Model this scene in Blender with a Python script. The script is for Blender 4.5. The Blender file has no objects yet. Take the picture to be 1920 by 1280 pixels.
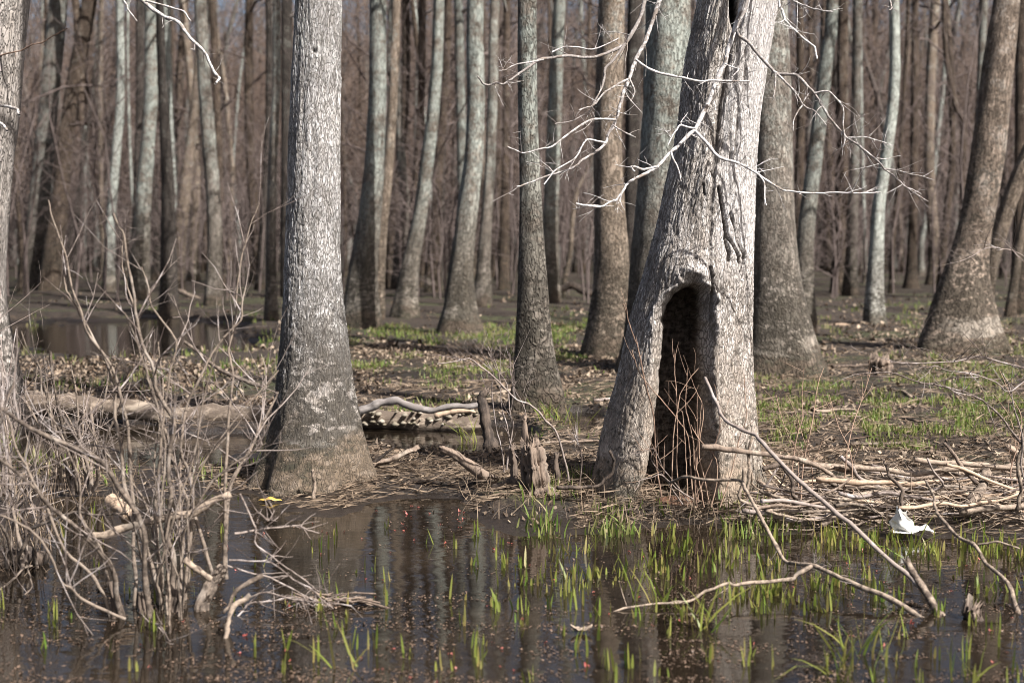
import bpy, math
import numpy as np
from mathutils import Vector

# ------------------------------------------------------------------ camera, sky, sun, exposure
scene = bpy.context.scene
COL = scene.collection
F, CX, CY, H = 2666.7, 960.0, 640.0, 1.6
PITCH = math.atan((640 - 455) / F)
cam = bpy.data.cameras.new('camera')
cam.lens, cam.sensor_width = 50.0, 36.0
cam.clip_start, cam.clip_end = 0.1, 4000
cam.dof.use_dof = True
cam.dof.focus_distance = 8.72
cam.dof.aperture_fstop = 2.1
cam_o = bpy.data.objects.new('camera', cam)
COL.objects.link(cam_o)
cam_o.location = (0, 0, H)
cam_o.rotation_euler = (math.pi / 2 - PITCH, 0, 0)
scene.camera = cam_o

SUN_EL, SUN_AZ = math.radians(46), math.radians(46.5)   # azimuth measured from straight behind the camera towards the right
to_sun = Vector((math.sin(SUN_AZ) * math.cos(SUN_EL), -math.cos(SUN_AZ) * math.cos(SUN_EL), math.sin(SUN_EL)))
world = bpy.data.worlds.new('World')
scene.world = world
world.use_nodes = True
wn = world.node_tree
sky = wn.nodes.new('ShaderNodeTexSky')
sky.sky_type = 'NISHITA'
sky.sun_disc = False
sky.sun_elevation = SUN_EL
sky.sun_rotation = math.pi - SUN_AZ
sky.air_density, sky.dust_density, sky.ozone_density = 0.8, 4.0, 0.6
wn.links.new(sky.outputs[0], wn.nodes['Background'].inputs[0])
wn.nodes['Background'].inputs[1].default_value = 0.058
sun = bpy.data.lights.new('sun', 'SUN')
sun.energy, sun.angle, sun.color = 5.0, math.radians(0.55), (1.0, 0.965, 0.925)
sun_o = bpy.data.objects.new('sun', sun)
COL.objects.link(sun_o)
sun_o.rotation_euler = to_sun.to_track_quat('Z', 'Y').to_euler()
scene.view_settings.view_transform = 'Standard'
scene.view_settings.look = 'None'
scene.view_settings.exposure = 1.2
scene.view_settings.gamma = 1
scene.cycles.max_bounces = 6
scene.cycles.diffuse_bounces = 3
scene.cycles.glossy_bounces = 3
scene.cycles.transparent_max_bounces = 8
scene.cycles.use_denoising = True
scene.cycles.sample_clamp_indirect = 6
scene.cycles.filter_width = 0.95
scene.cycles.use_adaptive_sampling = True
scene.cycles.adaptive_threshold = 0.015

# ------------------------------------------------------------------ helpers: points, noise
R = np.random.default_rng(11)
sP, cP = math.sin(PITCH), math.cos(PITCH)


def P(px, py, d):
    """point of the place seen at photo pixel (px, py) and standing d metres ahead"""
    u, v = (px - CX) / F, (CY - py) / F
    t = d / (cP + v * sP)
    return np.array([u * t, d, H + (v * cP - sP) * t])


def ppm(d):
    return F / d          # photo pixels per metre at d


def proj(x, y, z):
    zc = y * cP - (z - H) * sP
    yc = y * sP + (z - H) * cP
    zc = np.maximum(zc, 0.5)
    return CX + F * x / zc, CY - F * yc / zc


def dist(py, z=0.0):
    """distance at which height z is seen on pixel row py"""
    v = (CY - py) / F
    return (z - H) / ((v * cP - sP) / (cP + v * sP))


def hsh(ix, iy, s=0):
    n = (ix.astype(np.int64) * 374761393 + iy.astype(np.int64) * 668265263 + s * 97531) & 0xffffffff
    n = ((n ^ (n >> 13)) * 1274126177) & 0xffffffff
    n = ((n ^ (n >> 15)) * 668265263) & 0xffffffff
    return (n ^ (n >> 16)) / 4294967296.0


def vn(x, y, s=0):
    x = np.asarray(x, float); y = np.asarray(y, float)
    ix, iy = np.floor(x), np.floor(y)
    fx, fy = x - ix, y - iy
    fx, fy = fx * fx * (3 - 2 * fx), fy * fy * (3 - 2 * fy)
    a, b = hsh(ix, iy, s), hsh(ix + 1, iy, s)
    c, d = hsh(ix, iy + 1, s), hsh(ix + 1, iy + 1, s)
    return (a + (b - a) * fx) * (1 - fy) + (c + (d - c) * fx) * fy - 0.5


def fbm(x, y, s=0, o=4):
    t, a = 0, 1.0
    for i in range(o):
        t = t + a * vn(x, y, s + i * 17)
        x, y, a = np.asarray(x) * 2.03, np.asarray(y) * 2.03, a * 0.5
    return t


def worley(x, y, s=0):
    ix, iy = np.floor(x), np.floor(y)
    f1 = np.full(x.shape, 9.0); f2 = f1.copy(); cid = np.zeros(x.shape)
    for dx in (-1, 0, 1):
        for dy in (-1, 0, 1):
            jx, jy = ix + dx, iy + dy
            qx, qy = jx + hsh(jx, jy, s), jy + hsh(jx, jy, s + 5)
            d = np.hypot(qx - x, qy - y)
            r = hsh(jx, jy, s + 9)
            m = d < f1
            f2 = np.where(m, f1, np.minimum(f2, d))
            cid = np.where(m, r, cid)
            f1 = np.where(m, d, f1)
    return f1, f2, cid


def sm(t):
    t = np.clip(t, 0, 1)
    return t * t * (3 - 2 * t)


# ------------------------------------------------------------------ helpers: mesh building
class MB:
    def __init__(s):
        s.v, s.q, s.t, s.n = [], [], [], 0

    def add(s, v, q=None, t=None):
        v = np.asarray(v, float).reshape(-1, 3)
        if q is not None: s.q.append(np.asarray(q).reshape(-1, 4) + s.n)
        if t is not None: s.t.append(np.asarray(t).reshape(-1, 3) + s.n)
        s.v.append(v); s.n += len(v)

    def tubes(s, pts, rad, k=5, cap=False, lump=0.0):
        """pts (N,n,3), rad (N,n): N tubes at once"""
        pts = np.asarray(pts, float); rad = np.asarray(rad, float)
        if pts.ndim == 2: pts, rad = pts[None], rad[None]
        N, n, _ = pts.shape
        tan = np.gradient(pts, axis=1)
        tan /= np.linalg.norm(tan, axis=2, keepdims=True) + 1e-12
        ref = np.where(np.abs(tan.mean(1, keepdims=True)[..., 2:3]) > 0.8, np.array([1.0, 0.13, 0.07]), np.array([0.09, 0.11, 1.0]))
        a = np.cross(tan, ref); a /= np.linalg.norm(a, axis=2, keepdims=True) + 1e-12
        b = np.cross(tan, a)
        th = np.arange(k) * 2 * math.pi / k
        r = rad[..., None, None] * np.ones((1, 1, k, 1))
        if lump: r = r * (1 + lump * R.uniform(-1, 1, r.shape))
        ring = pts[:, :, None, :] + r * (a[:, :, None, :] * np.cos(th)[None, None, :, None] + b[:, :, None, :] * np.sin(th)[None, None, :, None])
        i = np.arange(N)[:, None, None] * n * k + np.arange(n - 1)[None, :, None] * k
        j = np.arange(k)[None, None, :]; j2 = (j + 1) % k
        q = np.stack([i + j, i + j2, i + k + j2, i + k + j], -1).reshape(-1, 4)
        v = ring.reshape(-1, 3)
        if cap:
            c = np.concatenate([pts[:, 0], pts[:, -1]])
            base = N * n * k
            tt = []
            for m in range(N):
                o0, o1 = m * n * k, m * n * k + (n - 1) * k
                for jj in range(k):
                    tt.append((o0 + (jj + 1) % k, o0 + jj, base + m))
                    tt.append((o1 + jj, o1 + (jj + 1) % k, base + N + m))
            s.add(np.concatenate([v, c]), q, tt)
        else:
            s.add(v, q)

    def build(s, name, m, parent=None, smooth=True, attrs=None, uv=None):
        v = np.concatenate(s.v)
        nq = sum(len(x) for x in s.q); nt = sum(len(x) for x in s.t)
        loops = np.concatenate([x.ravel() for x in s.q] + [x.ravel() for x in s.t])
        starts = np.concatenate([np.arange(nq) * 4, nq * 4 + np.arange(nt) * 3])
        me = bpy.data.meshes.new(name)
        me.vertices.add(len(v)); me.vertices.foreach_set('co', v.astype(np.float32).ravel())
        me.loops.add(len(loops)); me.loops.foreach_set('vertex_index', loops.astype(np.int32))
        me.polygons.add(nq + nt); me.polygons.foreach_set('loop_start', starts.astype(np.int32))
        if smooth: me.polygons.foreach_set('use_smooth', np.ones(nq + nt, bool))
        me.update(calc_edges=True)
        if uv is not None:
            l = me.uv_layers.new(name='UVMap')
            l.data.foreach_set('uv', uv[loops].astype(np.float32).ravel())
        for k_, a_ in (attrs or {}).items():
            at = me.attributes.new(k_, 'FLOAT', 'POINT')
            at.data.foreach_set('value', np.asarray(a_, np.float32).ravel())
        me.materials.append(m)
        o = bpy.data.objects.new(name, me)
        COL.objects.link(o)
        if parent is not None:
            o.parent = parent
            o.matrix_parent_inverse = parent.matrix_basis.inverted()
        return o


def tag(o, label=None, cat=None, group=None, kind=None):
    for k, v in (('label', label), ('category', cat), ('group', group), ('kind', kind)):
        if v: o[k] = v
    return o


def thing(name, loc, label, cat, group=None):
    o = bpy.data.objects.new(name, None)
    o.empty_display_size = 0.2
    COL.objects.link(o)
    o.location = tuple(float(c) for c in loc)
    return tag(o, label, cat, group)


def curve(pts, n=6, jit=0.0):
    """Catmull-Rom through pts (m,c)"""
    p = np.asarray(pts, float)
    p = np.vstack([2 * p[0] - p[1], p, 2 * p[-1] - p[-2]])
    out = []
    for i in range(1, len(p) - 2):
        t = np.linspace(0, 1, n, endpoint=False)[:, None]
        a, b, c, d = p[i - 1], p[i], p[i + 1], p[i + 2]
        out.append(0.5 * (2 * b + (c - a) * t + (2 * a - 5 * b + 4 * c - d) * t ** 2 + (3 * b - a - 3 * c + d) * t ** 3))
    out = np.vstack(out + [p[-2:-1]])
    if jit:
        j = R.normal(0, jit, out.shape); j[0] = 0
        out = out + j
    return out


# ------------------------------------------------------------------ helpers: materials
def newmat(name):
    m = bpy.data.materials.new(name)
    m.use_nodes = True
    nt = m.node_tree
    return m, nt, nt.nodes['Principled BSDF']


class NT:
    """tiny node-writing helper"""
    def __init__(s, nt): s.nt = nt

    def n(s, typ, ins=None, **props):
        nd = s.nt.nodes.new('ShaderNode' + typ)
        for k, v in props.items(): setattr(nd, k, v)
        for k, v in (ins or {}).items():
            if hasattr(v, 'links') or isinstance(v, bpy.types.NodeSocket): s.nt.links.new(v, nd.inputs[k])
            else: nd.inputs[k].default_value = v
        return nd

    def math(s, op, a, b=0.0, c=0.0, clamp=False):
        return s.n('Math', {0: a, 1: b, 2: c}, operation=op, use_clamp=clamp).outputs[0]

    def mix(s, f, a, b, blend='MIX'):
        nd = s.n('Mix', {}, data_type='RGBA', blend_type=blend)
        for k, v in ((0, f), (6, a), (7, b)):
            if isinstance(v, bpy.types.NodeSocket): s.nt.links.new(v, nd.inputs[k])
            else: nd.inputs[k].default_value = v if k == 0 else (*v, 1)[:4]
        return nd.outputs[2]

    def rng(s, v, a, b, c=0.0, d=1.0):
        return s.n('MapRange', {0: v, 1: a, 2: b, 3: c, 4: d}, interpolation_type='SMOOTHSTEP').outputs[0]

    def noise(s, vec, scale, detail=4, rough=0.55, dist=0.0):
        nd = s.n('TexNoise', {'Scale': scale, 'Detail': detail, 'Roughness': rough, 'Distortion': dist})
        if vec is not None: s.nt.links.new(vec, nd.inputs['Vector'])
        return nd.outputs[0]

    def bump(s, h, strength, distance):
        return s.n('Bump', {'Height': h, 'Strength': strength, 'Distance': distance}).outputs[0]


def bark_mat(name, light, dark, lichen, lich=0.5, lich_h=(1.2, 3.0), moss=0.6, cell=(0.026, 0.13), mud=(0.085, 0.062, 0.044),
             ring=(0.30, 0.26, 0.215), near=False, ringz=(0.26, 0.46), crackcol=None, moss_h=(0.5, 1.5)):
    m, nt, bs = newmat(name)
    N = NT(nt)
    uv = N.n('UVMap', uv_map='UVMap').outputs[0]
    sep = N.n('SeparateXYZ', {0: uv})
    h = sep.outputs[1]
    oi = N.n('ObjectInfo').outputs['Random']
    off = N.n('VectorMath', {0: uv, 1: N.n('CombineXYZ', {0: N.math('MULTIPLY', oi, 7.0), 1: 0.0, 2: N.math('MULTIPLY', oi, 31.0)}).outputs[0]}, operation='ADD').outputs[0]
    st = N.n('VectorMath', {0: off, 1: (1 / cell[0], 1 / cell[1], 1.0)}, operation='MULTIPLY').outputs[0]
    warp = N.n('TexNoise', {'Vector': st, 'Scale': 0.5, 'Detail': 3.0})
    wv = N.n('VectorMath', {0: warp.outputs['Color'], 1: (0.5, 0.5, 0.5)}, operation='SUBTRACT').outputs[0]
    wv = N.n('VectorMath', {0: wv, 'Scale': 1.1}, operation='SCALE').outputs[0]
    st2 = N.n('VectorMath', {0: st, 1: wv}, operation='ADD').outputs[0]
    if near:
        crk = N.n('Attribute', attribute_name='crk').outputs['Fac']
        sn = N.n('VectorMath', {0: uv, 1: (1 / 0.0115, 1 / 0.05, 1.0)}, operation='MULTIPLY').outputs[0]
        wn_ = N.n('VectorMath', {0: N.n('VectorMath', {0: N.n('TexNoise', {'Vector': sn, 'Scale': 0.55, 'Detail': 3.0}).outputs['Color'], 1: (0.5, 0.5, 0.5)}, operation='SUBTRACT').outputs[0], 'Scale': 2.2}, operation='SCALE').outputs[0]
        sn = N.n('VectorMath', {0: sn, 1: wn_}, operation='ADD').outputs[0]
        c1 = N.rng(N.n('TexVoronoi', {'Vector': sn, 'Scale': 1.0}, feature='DISTANCE_TO_EDGE', voronoi_dimensions='2D').outputs[0], 0.0, 0.13)
        c2 = N.rng(N.math('ABSOLUTE', N.math('SUBTRACT', N.noise(sn, 0.55, 3, 0.6), 0.5)), 0.0, 0.035)
        fiss = N.math('MINIMUM', c1, N.math('ADD', c2, 0.25))
        crack = N.math('MULTIPLY', fiss, N.rng(crk, 0.05, 0.55, 0.25, 1.0))
        cellr = N.n('Attribute', attribute_name='cel').outputs['Fac']
    else:
        na = N.noise(st2, 0.9, 2, 0.5, 0.4)
        nb = N.noise(N.n('VectorMath', {0: st2, 1: (13.7, 5.1, 3.3)}, operation='ADD').outputs[0], 0.7, 2, 0.5, 0.4)
        crack = N.math('MINIMUM', N.rng(N.math('ABSOLUTE', N.math('SUBTRACT', na, 0.5)), 0.0, 0.06), N.rng(N.math('ABSOLUTE', N.math('SUBTRACT', nb, 0.5)), 0.0, 0.05))
        cellr = N.noise(st2, 0.45, 2, 0.5)
    fine = N.noise(st, 3.5, 5, 0.65)
    big = N.noise(off, 3.2, 5, 0.6)
    big2 = N.noise(off, 1.1, 4, 0.6)
    spk = N.noise(off, 17.0, 4, 0.7)
    col = N.mix(N.rng(N.math('ADD', N.math('MULTIPLY', fine, 0.6), N.math('MULTIPLY', cellr, 0.22 if near else 0.42)), 0.26 if near else 0.3, 0.62 if near else 0.75), dark, light)
    tv = N.rng(N.math('ADD', N.math('MULTIPLY', big, 0.5), N.math('MULTIPLY', big2, 0.5)), 0.36, 0.62, 0.68, 1.1)
    col = N.mix(1.0, col, N.n('CombineColor', {0: tv, 1: tv, 2: tv}).outputs[0], 'MULTIPLY')
    # lichen: grey-green crust, more of it higher up
    lf = N.math('MULTIPLY', N.rng(h, lich_h[0], lich_h[1], 0.12, 1.0), N.rng(N.math('ADD', N.math('MULTIPLY', big, 0.55), N.math('MULTIPLY', spk, 0.45)), 0.60 - 0.30 * lich, 0.72 - 0.22 * lich))
    col = N.mix(N.math('MULTIPLY', lf, 0.85), col, lichen)
    if near: col = N.mix(N.rng(N.math('ADD', h, N.math('MULTIPLY', N.math('SUBTRACT', big, 0.5), 0.8)), 1.35, 0.35, 0.0, 0.72), col, N.mix(N.rng(fine, 0.35, 0.65), (0.13, 0.098, 0.07), (0.30, 0.245, 0.19)))
    # dark weathered streaks and moss speckle low on the trunk
    mf = N.math('MULTIPLY', N.rng(h, moss_h[0] + 0.1, moss_h[1] + 0.9, 1.0, 0.0), N.rng(N.math('ADD', N.math('MULTIPLY', spk, 0.55), N.math('MULTIPLY', big2, 0.45)), 0.645 - 0.22 * moss, 0.685 - 0.21 * moss))
    col = N.mix(N.math('MULTIPLY', mf, 0.8), col, (0.036, 0.031, 0.022))
    # flood line: pale silt ring, brown mud below
    hw = N.math('ADD', h, N.math('ADD', N.math('MULTIPLY', N.math('SUBTRACT', big, 0.5), 0.55), N.math('MULTIPLY', N.math('SUBTRACT', spk, 0.5), 0.35)))
    below = N.rng(hw, ringz[0] + 0.12, ringz[0] - 0.16)
    rg = N.math('MULTIPLY', N.math('MULTIPLY', N.rng(hw, ringz[0] - 0.04, ringz[0] + 0.03), N.rng(hw, ringz[1] + 0.03, ringz[1] - 0.06)), N.rng(big2, 0.53, 0.60))
    mcol = N.mix(N.rng(N.math('ADD', N.math('MULTIPLY', spk, 0.5), N.math('MULTIPLY', big, 0.5)), 0.44, 0.58), mud, (0.036, 0.034, 0.020))
    col = N.mix(N.math('MULTIPLY', below, 0.75), col, mcol)
    col = N.mix(N.math('MULTIPLY', rg, 0.7), col, ring)
    cc = crackcol or tuple(c * 0.30 for c in dark)
    col = N.mix(N.math('MULTIPLY', N.math('SUBTRACT', 1.0, crack), N.rng(h, 0.1, 1.0, 0.3, 0.8) if near else 0.55), col, cc)
    var = N.rng(oi, 0, 1, 0.82, 1.12)
    col = N.mix(1.0, col, N.n('CombineColor', {0: var, 1: var, 2: var}).outputs[0], 'MULTIPLY')
    if near:
        pale = N.n('Attribute', attribute_name='pale').outputs['Fac']
        st3 = N.n('VectorMath', {0: off, 1: (95.0, 7.0, 1.0)}, operation='MULTIPLY').outputs[0]
        streak = N.noise(st3, 1.0, 6, 0.65)
        pcol = N.mix(N.rng(streak, 0.32, 0.68), (0.34, 0.315, 0.30), (0.66, 0.63, 0.61))
        pcol = N.mix(N.math('MULTIPLY', N.math('SUBTRACT', 1.0, N.math('MULTIPLY', N.rng(crk, 0.1, 0.5), N.rng(fiss, 0.0, 1.0, 0.6, 1.0))), 0.85), pcol, (0.07, 0.055, 0.045))
        col = N.mix(pale, col, pcol)
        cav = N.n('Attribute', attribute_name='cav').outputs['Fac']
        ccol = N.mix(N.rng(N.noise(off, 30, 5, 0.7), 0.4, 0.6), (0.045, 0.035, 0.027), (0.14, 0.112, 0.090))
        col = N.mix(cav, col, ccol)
    nt.links.new(col, bs.inputs['Base Color'])
    bs.inputs['Roughness'].default_value = 0.9
    bs.inputs['Specular IOR Level'].default_value = 0.25
    hh = N.math('ADD', fiss if near else crack, N.math('MULTIPLY', fine, 0.5))
    nt.links.new(N.bump(hh, 0.9, 0.007 if near else 0.02), bs.inputs['Normal'])
    return m


def wood_mat(name, a, b, c=None, scale=18.0, stretch=(1, 1, 1), rough=0.85, bump=0.5, cthr=(0.55, 0.7), bdist=0.006):
    """twig, stick and dead-wood surface: two tones and patches of a third"""
    m, nt, bs = newmat(name)
    N = NT(nt)
    g = N.n('NewGeometry')
    oi = N.n('ObjectInfo').outputs['Random']
    pos = N.n('VectorMath', {0: g.outputs['Position'], 1: stretch}, operation='MULTIPLY').outputs[0]
    n1 = N.noise(pos, scale, 5, 0.65)
    n2 = N.noise(pos, scale * 0.23, 4, 0.6)
    isl = g.outputs['Random Per Island']
    f = N.math('ADD', N.math('MULTIPLY', n1, 0.75), N.math('MULTIPLY', N.math('ADD', isl, oi), 0.16))
    col = N.mix(N.rng(f, 0.42, 0.64), a, b)
    if c: col = N.mix(N.rng(n2, cthr[0], cthr[1]), col, c)
    nt.links.new(col, bs.inputs['Base Color'])
    bs.inputs['Roughness'].default_value = rough
    bs.inputs['Specular IOR Level'].default_value = 0.3
    if bump: nt.links.new(N.bump(n1, bump, bdist), bs.inputs['Normal'])
    return m


def leaf_mat(name, cols, trans=0.35, rough=0.6, patch=None):
    m, nt, bs = newmat(name)
    N = NT(nt)
    g = N.n('NewGeometry')
    ramp = N.n('ValToRGB', {0: g.outputs['Random Per Island']})
    cr = ramp.color_ramp
    cr.interpolation = 'CONSTANT' if len(cols) > 5 else 'LINEAR'
    for i, c in enumerate(cols):
        e = cr.elements[i] if i < 2 else cr.elements.new(0.5)
        e.position = i / (len(cols) - (0 if len(cols) > 5 else 1))
    for i, c in enumerate(cols): cr.elements[i].color = (*c, 1)
    col = ramp.outputs[0]
    if patch:
        at = N.n('Attribute', attribute_name='tip').outputs['Fac']
        col = N.mix(at, col, patch)
    nt.links.new(col, bs.inputs['Base Color'])
    bs.inputs['Roughness'].default_value = rough
    bs.inputs['Specular IOR Level'].default_value = 0.35
    if trans:
        tr = N.n('BsdfTranslucent', {0: col})
        mx = N.n('MixShader', {0: trans, 1: bs.outputs[0], 2: tr.outputs[0]})
        nt.links.new(mx.outputs[0], nt.nodes['Material Output'].inputs[0])
    return m


GREY = (0.33, 0.31, 0.285); GDK = (0.15, 0.125, 0.105); LICH = (0.30, 0.335, 0.295)
M_pale = bark_mat('bark_pale_near', (0.72, 0.70, 0.685), (0.38, 0.355, 0.33), (0.46, 0.47, 0.43), 0.35, (2.2, 3.2), 0.9, near=True,
                  mud=(0.17, 0.125, 0.085), ring=(0.56, 0.51, 0.46), crackcol=(0.085, 0.074, 0.065), moss_h=(0.35, 1.25), ringz=(0.36, 0.44))
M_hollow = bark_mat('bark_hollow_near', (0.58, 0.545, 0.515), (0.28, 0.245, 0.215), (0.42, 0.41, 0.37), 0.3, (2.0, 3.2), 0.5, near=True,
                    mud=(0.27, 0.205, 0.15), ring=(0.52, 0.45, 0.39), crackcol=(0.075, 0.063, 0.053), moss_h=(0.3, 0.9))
M_bark = {
    'lichen': bark_mat('bark_lichen', (0.32, 0.28, 0.235), (0.115, 0.09, 0.068), (0.315, 0.345, 0.31), 0.7, (1.0, 3.2), 0.95),
    'grey': bark_mat('bark_grey', (0.31, 0.27, 0.23), (0.115, 0.092, 0.072), (0.30, 0.315, 0.28), 0.55, (1.5, 4.0), 0.92),
    'palewarm': bark_mat('bark_palewarm', (0.56, 0.51, 0.47), (0.29, 0.25, 0.215), (0.45, 0.43, 0.39), 0.3, (2, 5), 0.6),
    'brown': bark_mat('bark_brown', (0.172, 0.126, 0.092), (0.05, 0.036, 0.027), (0.26, 0.23, 0.19), 0.25, (2, 6), 0.8),
    'dark': bark_mat('bark_dark', (0.10, 0.083, 0.07), (0.04, 0.032, 0.027), (0.20, 0.205, 0.18), 0.25, (2, 6), 0.5, ring=(0.26, 0.22, 0.18)),
    'tan': bark_mat('bark_tan', (0.40, 0.32, 0.25), (0.15, 0.112, 0.08), (0.36, 0.36, 0.32), 0.35, (2, 5), 0.95),
    'patchy': bark_mat('bark_patchy', (0.42, 0.33, 0.26), (0.085, 0.062, 0.045), (0.42, 0.37, 0.32), 0.4, (0.8, 2.5), 0.78, moss_h=(1.5, 4.5)),
    'palegreen': bark_mat('bark_palegreen', (0.42, 0.41, 0.37), (0.20, 0.18, 0.15), (0.42, 0.45, 0.405), 0.85, (0.8, 2.0), 0.8),
}
M_crown = wood_mat('bark_limbs', (0.13, 0.105, 0.09), (0.30, 0.27, 0.245), (0.27, 0.29, 0.26), 9)
M_crown_far = wood_mat('bark_limbs_far', (0.066, 0.049, 0.043), (0.130, 0.101, 0.091), None, 3, bump=0)
M_bleach = wood_mat('wood_bleached', (0.20, 0.175, 0.16), (0.54, 0.515, 0.50), (0.20, 0.165, 0.14), 55, bump=0.8, cthr=(0.56, 0.64))
M_twig = wood_mat('twig_grey', (0.085, 0.064, 0.054), (0.25, 0.205, 0.18), (0.34, 0.30, 0.285), 30, cthr=(0.54, 0.66))
M_twigred = wood_mat('twig_reddish', (0.14, 0.09, 0.065), (0.32, 0.22, 0.16), None, 20)
M_stem = wood_mat('stem_bark', (0.05, 0.038, 0.030), (0.19, 0.15, 0.118), (0.26, 0.22, 0.185), 34, cthr=(0.55, 0.7))
M_stick = wood_mat('stick_tan', (0.075, 0.056, 0.043), (0.30, 0.235, 0.18), (0.14, 0.115, 0.093), 38)
M_peeled = wood_mat('wood_peeled', (0.26, 0.185, 0.128), (0.43, 0.32, 0.23), None, 25, bump=0.3)
M_rot = wood_mat('wood_rotten', (0.055, 0.04, 0.032), (0.20, 0.15, 0.115), (0.30, 0.25, 0.20), 26, (1, 1, 0.25), bump=0.9, cthr=(0.56, 0.66), bdist=0.012)
M_rotdark = wood_mat('wood_rotten_dark', (0.03, 0.023, 0.019), (0.12, 0.09, 0.07), None, 26, (1, 1, 0.3), bump=0.9, bdist=0.012)
M_log = wood_mat('log_bark', (0.10, 0.076, 0.058), (0.33, 0.265, 0.205), (0.25, 0.205, 0.16), 24, (0.35, 1, 1), bump=0.9, cthr=(0.54, 0.66), bdist=0.015)
M_greywood = wood_mat('wood_grey_smooth', (0.16, 0.14, 0.13), (0.34, 0.31, 0.29), (0.10, 0.085, 0.075), 14, (0.4, 1, 1))
M_farfill = wood_mat('far_wood', (0.034, 0.027, 0.024), (0.122, 0.099, 0.085), (0.143, 0.139, 0.124), 0.9, bump=0, cthr=(0.5, 0.6))
M_mist = wood_mat('far_twig_bark', (0.042, 0.029, 0.022), (0.14, 0.10, 0.078), None, 1.5, bump=0)
M_grass = leaf_mat('grass_fresh', [(0.075, 0.15, 0.02), (0.145, 0.20, 0.03), (0.22, 0.235, 0.05), (0.10, 0.175, 0.025)], 0.4, 0.45, (0.30, 0.21, 0.09))
M_grass2 = leaf_mat('grass_bank', [(0.08, 0.145, 0.02), (0.14, 0.19, 0.035), (0.30, 0.25, 0.13), (0.10, 0.17, 0.025)], 0.4, 0.55)
M_straw = leaf_mat('straw', [(0.115, 0.08, 0.055), (0.25, 0.185, 0.128), (0.055, 0.039, 0.028), (0.34, 0.265, 0.19)], 0.15, 0.75)
M_litter = leaf_mat('leaf_litter', [(0.065, 0.042, 0.027), (0.19, 0.135, 0.092), (0.038, 0.025, 0.017), (0.38, 0.295, 0.215), (0.14, 0.086, 0.05)], 0.1, 0.75)
M_scum = leaf_mat('floating_debris', [(0.075, 0.048, 0.032), (0.15, 0.10, 0.07), (0.05, 0.035, 0.025), (0.20, 0.14, 0.10)], 0.0, 0.55)
M_bud = leaf_mat('red_buds', [(0.30, 0.055, 0.045), (0.38, 0.13, 0.10), (0.20, 0.045, 0.035)], 0.2, 0.5)


def ground_mat():
    m, nt, bs = newmat('swamp_soil')
    N = NT(nt)
    pos = N.n('NewGeometry').outputs['Position']
    z = N.n('SeparateXYZ', {0: pos}).outputs[2]
    n1 = N.noise(pos, 2.0, 6, 0.65); n2 = N.noise(pos, 14, 6, 0.7); n3 = N.noise(pos, 0.55, 5, 0.6); n4 = N.noise(pos, 55, 4, 0.7)
    col = N.mix(N.rng(n2, 0.38, 0.64), (0.0095, 0.0066, 0.0048), (0.046, 0.032, 0.022))
    col = N.mix(N.math('MULTIPLY', N.rng(n4, 0.54, 0.68), 0.45), col, (0.14, 0.10, 0.07))
    col = N.mix(N.math('MULTIPLY', N.rng(n3, 0.50, 0.62), N.rng(n2, 0.42, 0.58, 0.0, 0.65)), col, (0.05, 0.066, 0.016))
    zz = N.math('ADD', z, N.math('MULTIPLY', N.math('SUBTRACT', n1, 0.5), 0.06))
    wet = N.rng(N.math('SUBTRACT', zz, N.rng(n3, 0.42, 0.60, 0.0, 0.03)), 0.052, 0.022)
    col = N.mix(N.math('MULTIPLY', wet, 0.9), col, (0.022, 0.017, 0.014))
    nt.links.new(col, bs.inputs['Base Color'])
    nt.links.new(N.rng(wet, 0.2, 1.0, 0.92, 0.32), bs.inputs['Roughness'])
    bs.inputs['Specular IOR Level'].default_value = 0.35
    nt.links.new(N.bump(N.math('ADD', n2, N.math('MULTIPLY', n4, 0.4)), 0.9, 0.03), bs.inputs['Normal'])
    return m


def water_mat():
    m, nt, bs = newmat('swamp_water')
    N = NT(nt)
    pos = N.n('NewGeometry').outputs['Position']
    a = N.n('VectorMath', {0: pos, 1: (1.0, 3.2, 1.0)}, operation='MULTIPLY').outputs[0]
    n1 = N.noise(a, 2.6, 3, 0.5); n2 = N.noise(a, 14.0, 2, 0.5)
    n3 = N.noise(pos, 1.3, 4, 0.6)
    col = N.mix(N.rng(n3, 0.35, 0.7), (0.008, 0.0058, 0.004), (0.020, 0.0145, 0.0095))
    nt.links.new(col, bs.inputs['Base Color'])
    bs.inputs['Roughness'].default_value = 0.025
    bs.inputs['IOR'].default_value = 1.34
    hh = N.math('ADD', n1, N.math('MULTIPLY', n2, 0.10))
    nt.links.new(N.bump(hh, 0.22, 0.012), bs.inputs['Normal'])
    return m


# ------------------------------------------------------------------ ground and water
SHX = [-900, -300, 0, 110, 300, 470, 540, 640, 720, 860, 905, 1000, 1100, 1200, 1300, 1450, 1600, 1750, 1920, 2300, 3000]
SHY = [1000, 1010, 990, 925, 915, 925, 950, 952, 935, 930, 962, 985, 992, 985, 975, 985, 1000, 1008, 1005, 1030, 1040]
POOLS = [(190, 836, 420, 54, -0.10), (800, 818, 215, 38, -0.10), (1090, 792, 70, 24, -0.08), (220, 632, 340, 46, -0.12),
         (800, 716, 190, 20, 0.015), (1620, 845, 300, 15, 0.02), (1560, 755, 260, 12, 0.022), (1000, 720, 90, 16, 0.02), (-300, 850, 260, 40, -0.1)]


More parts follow.
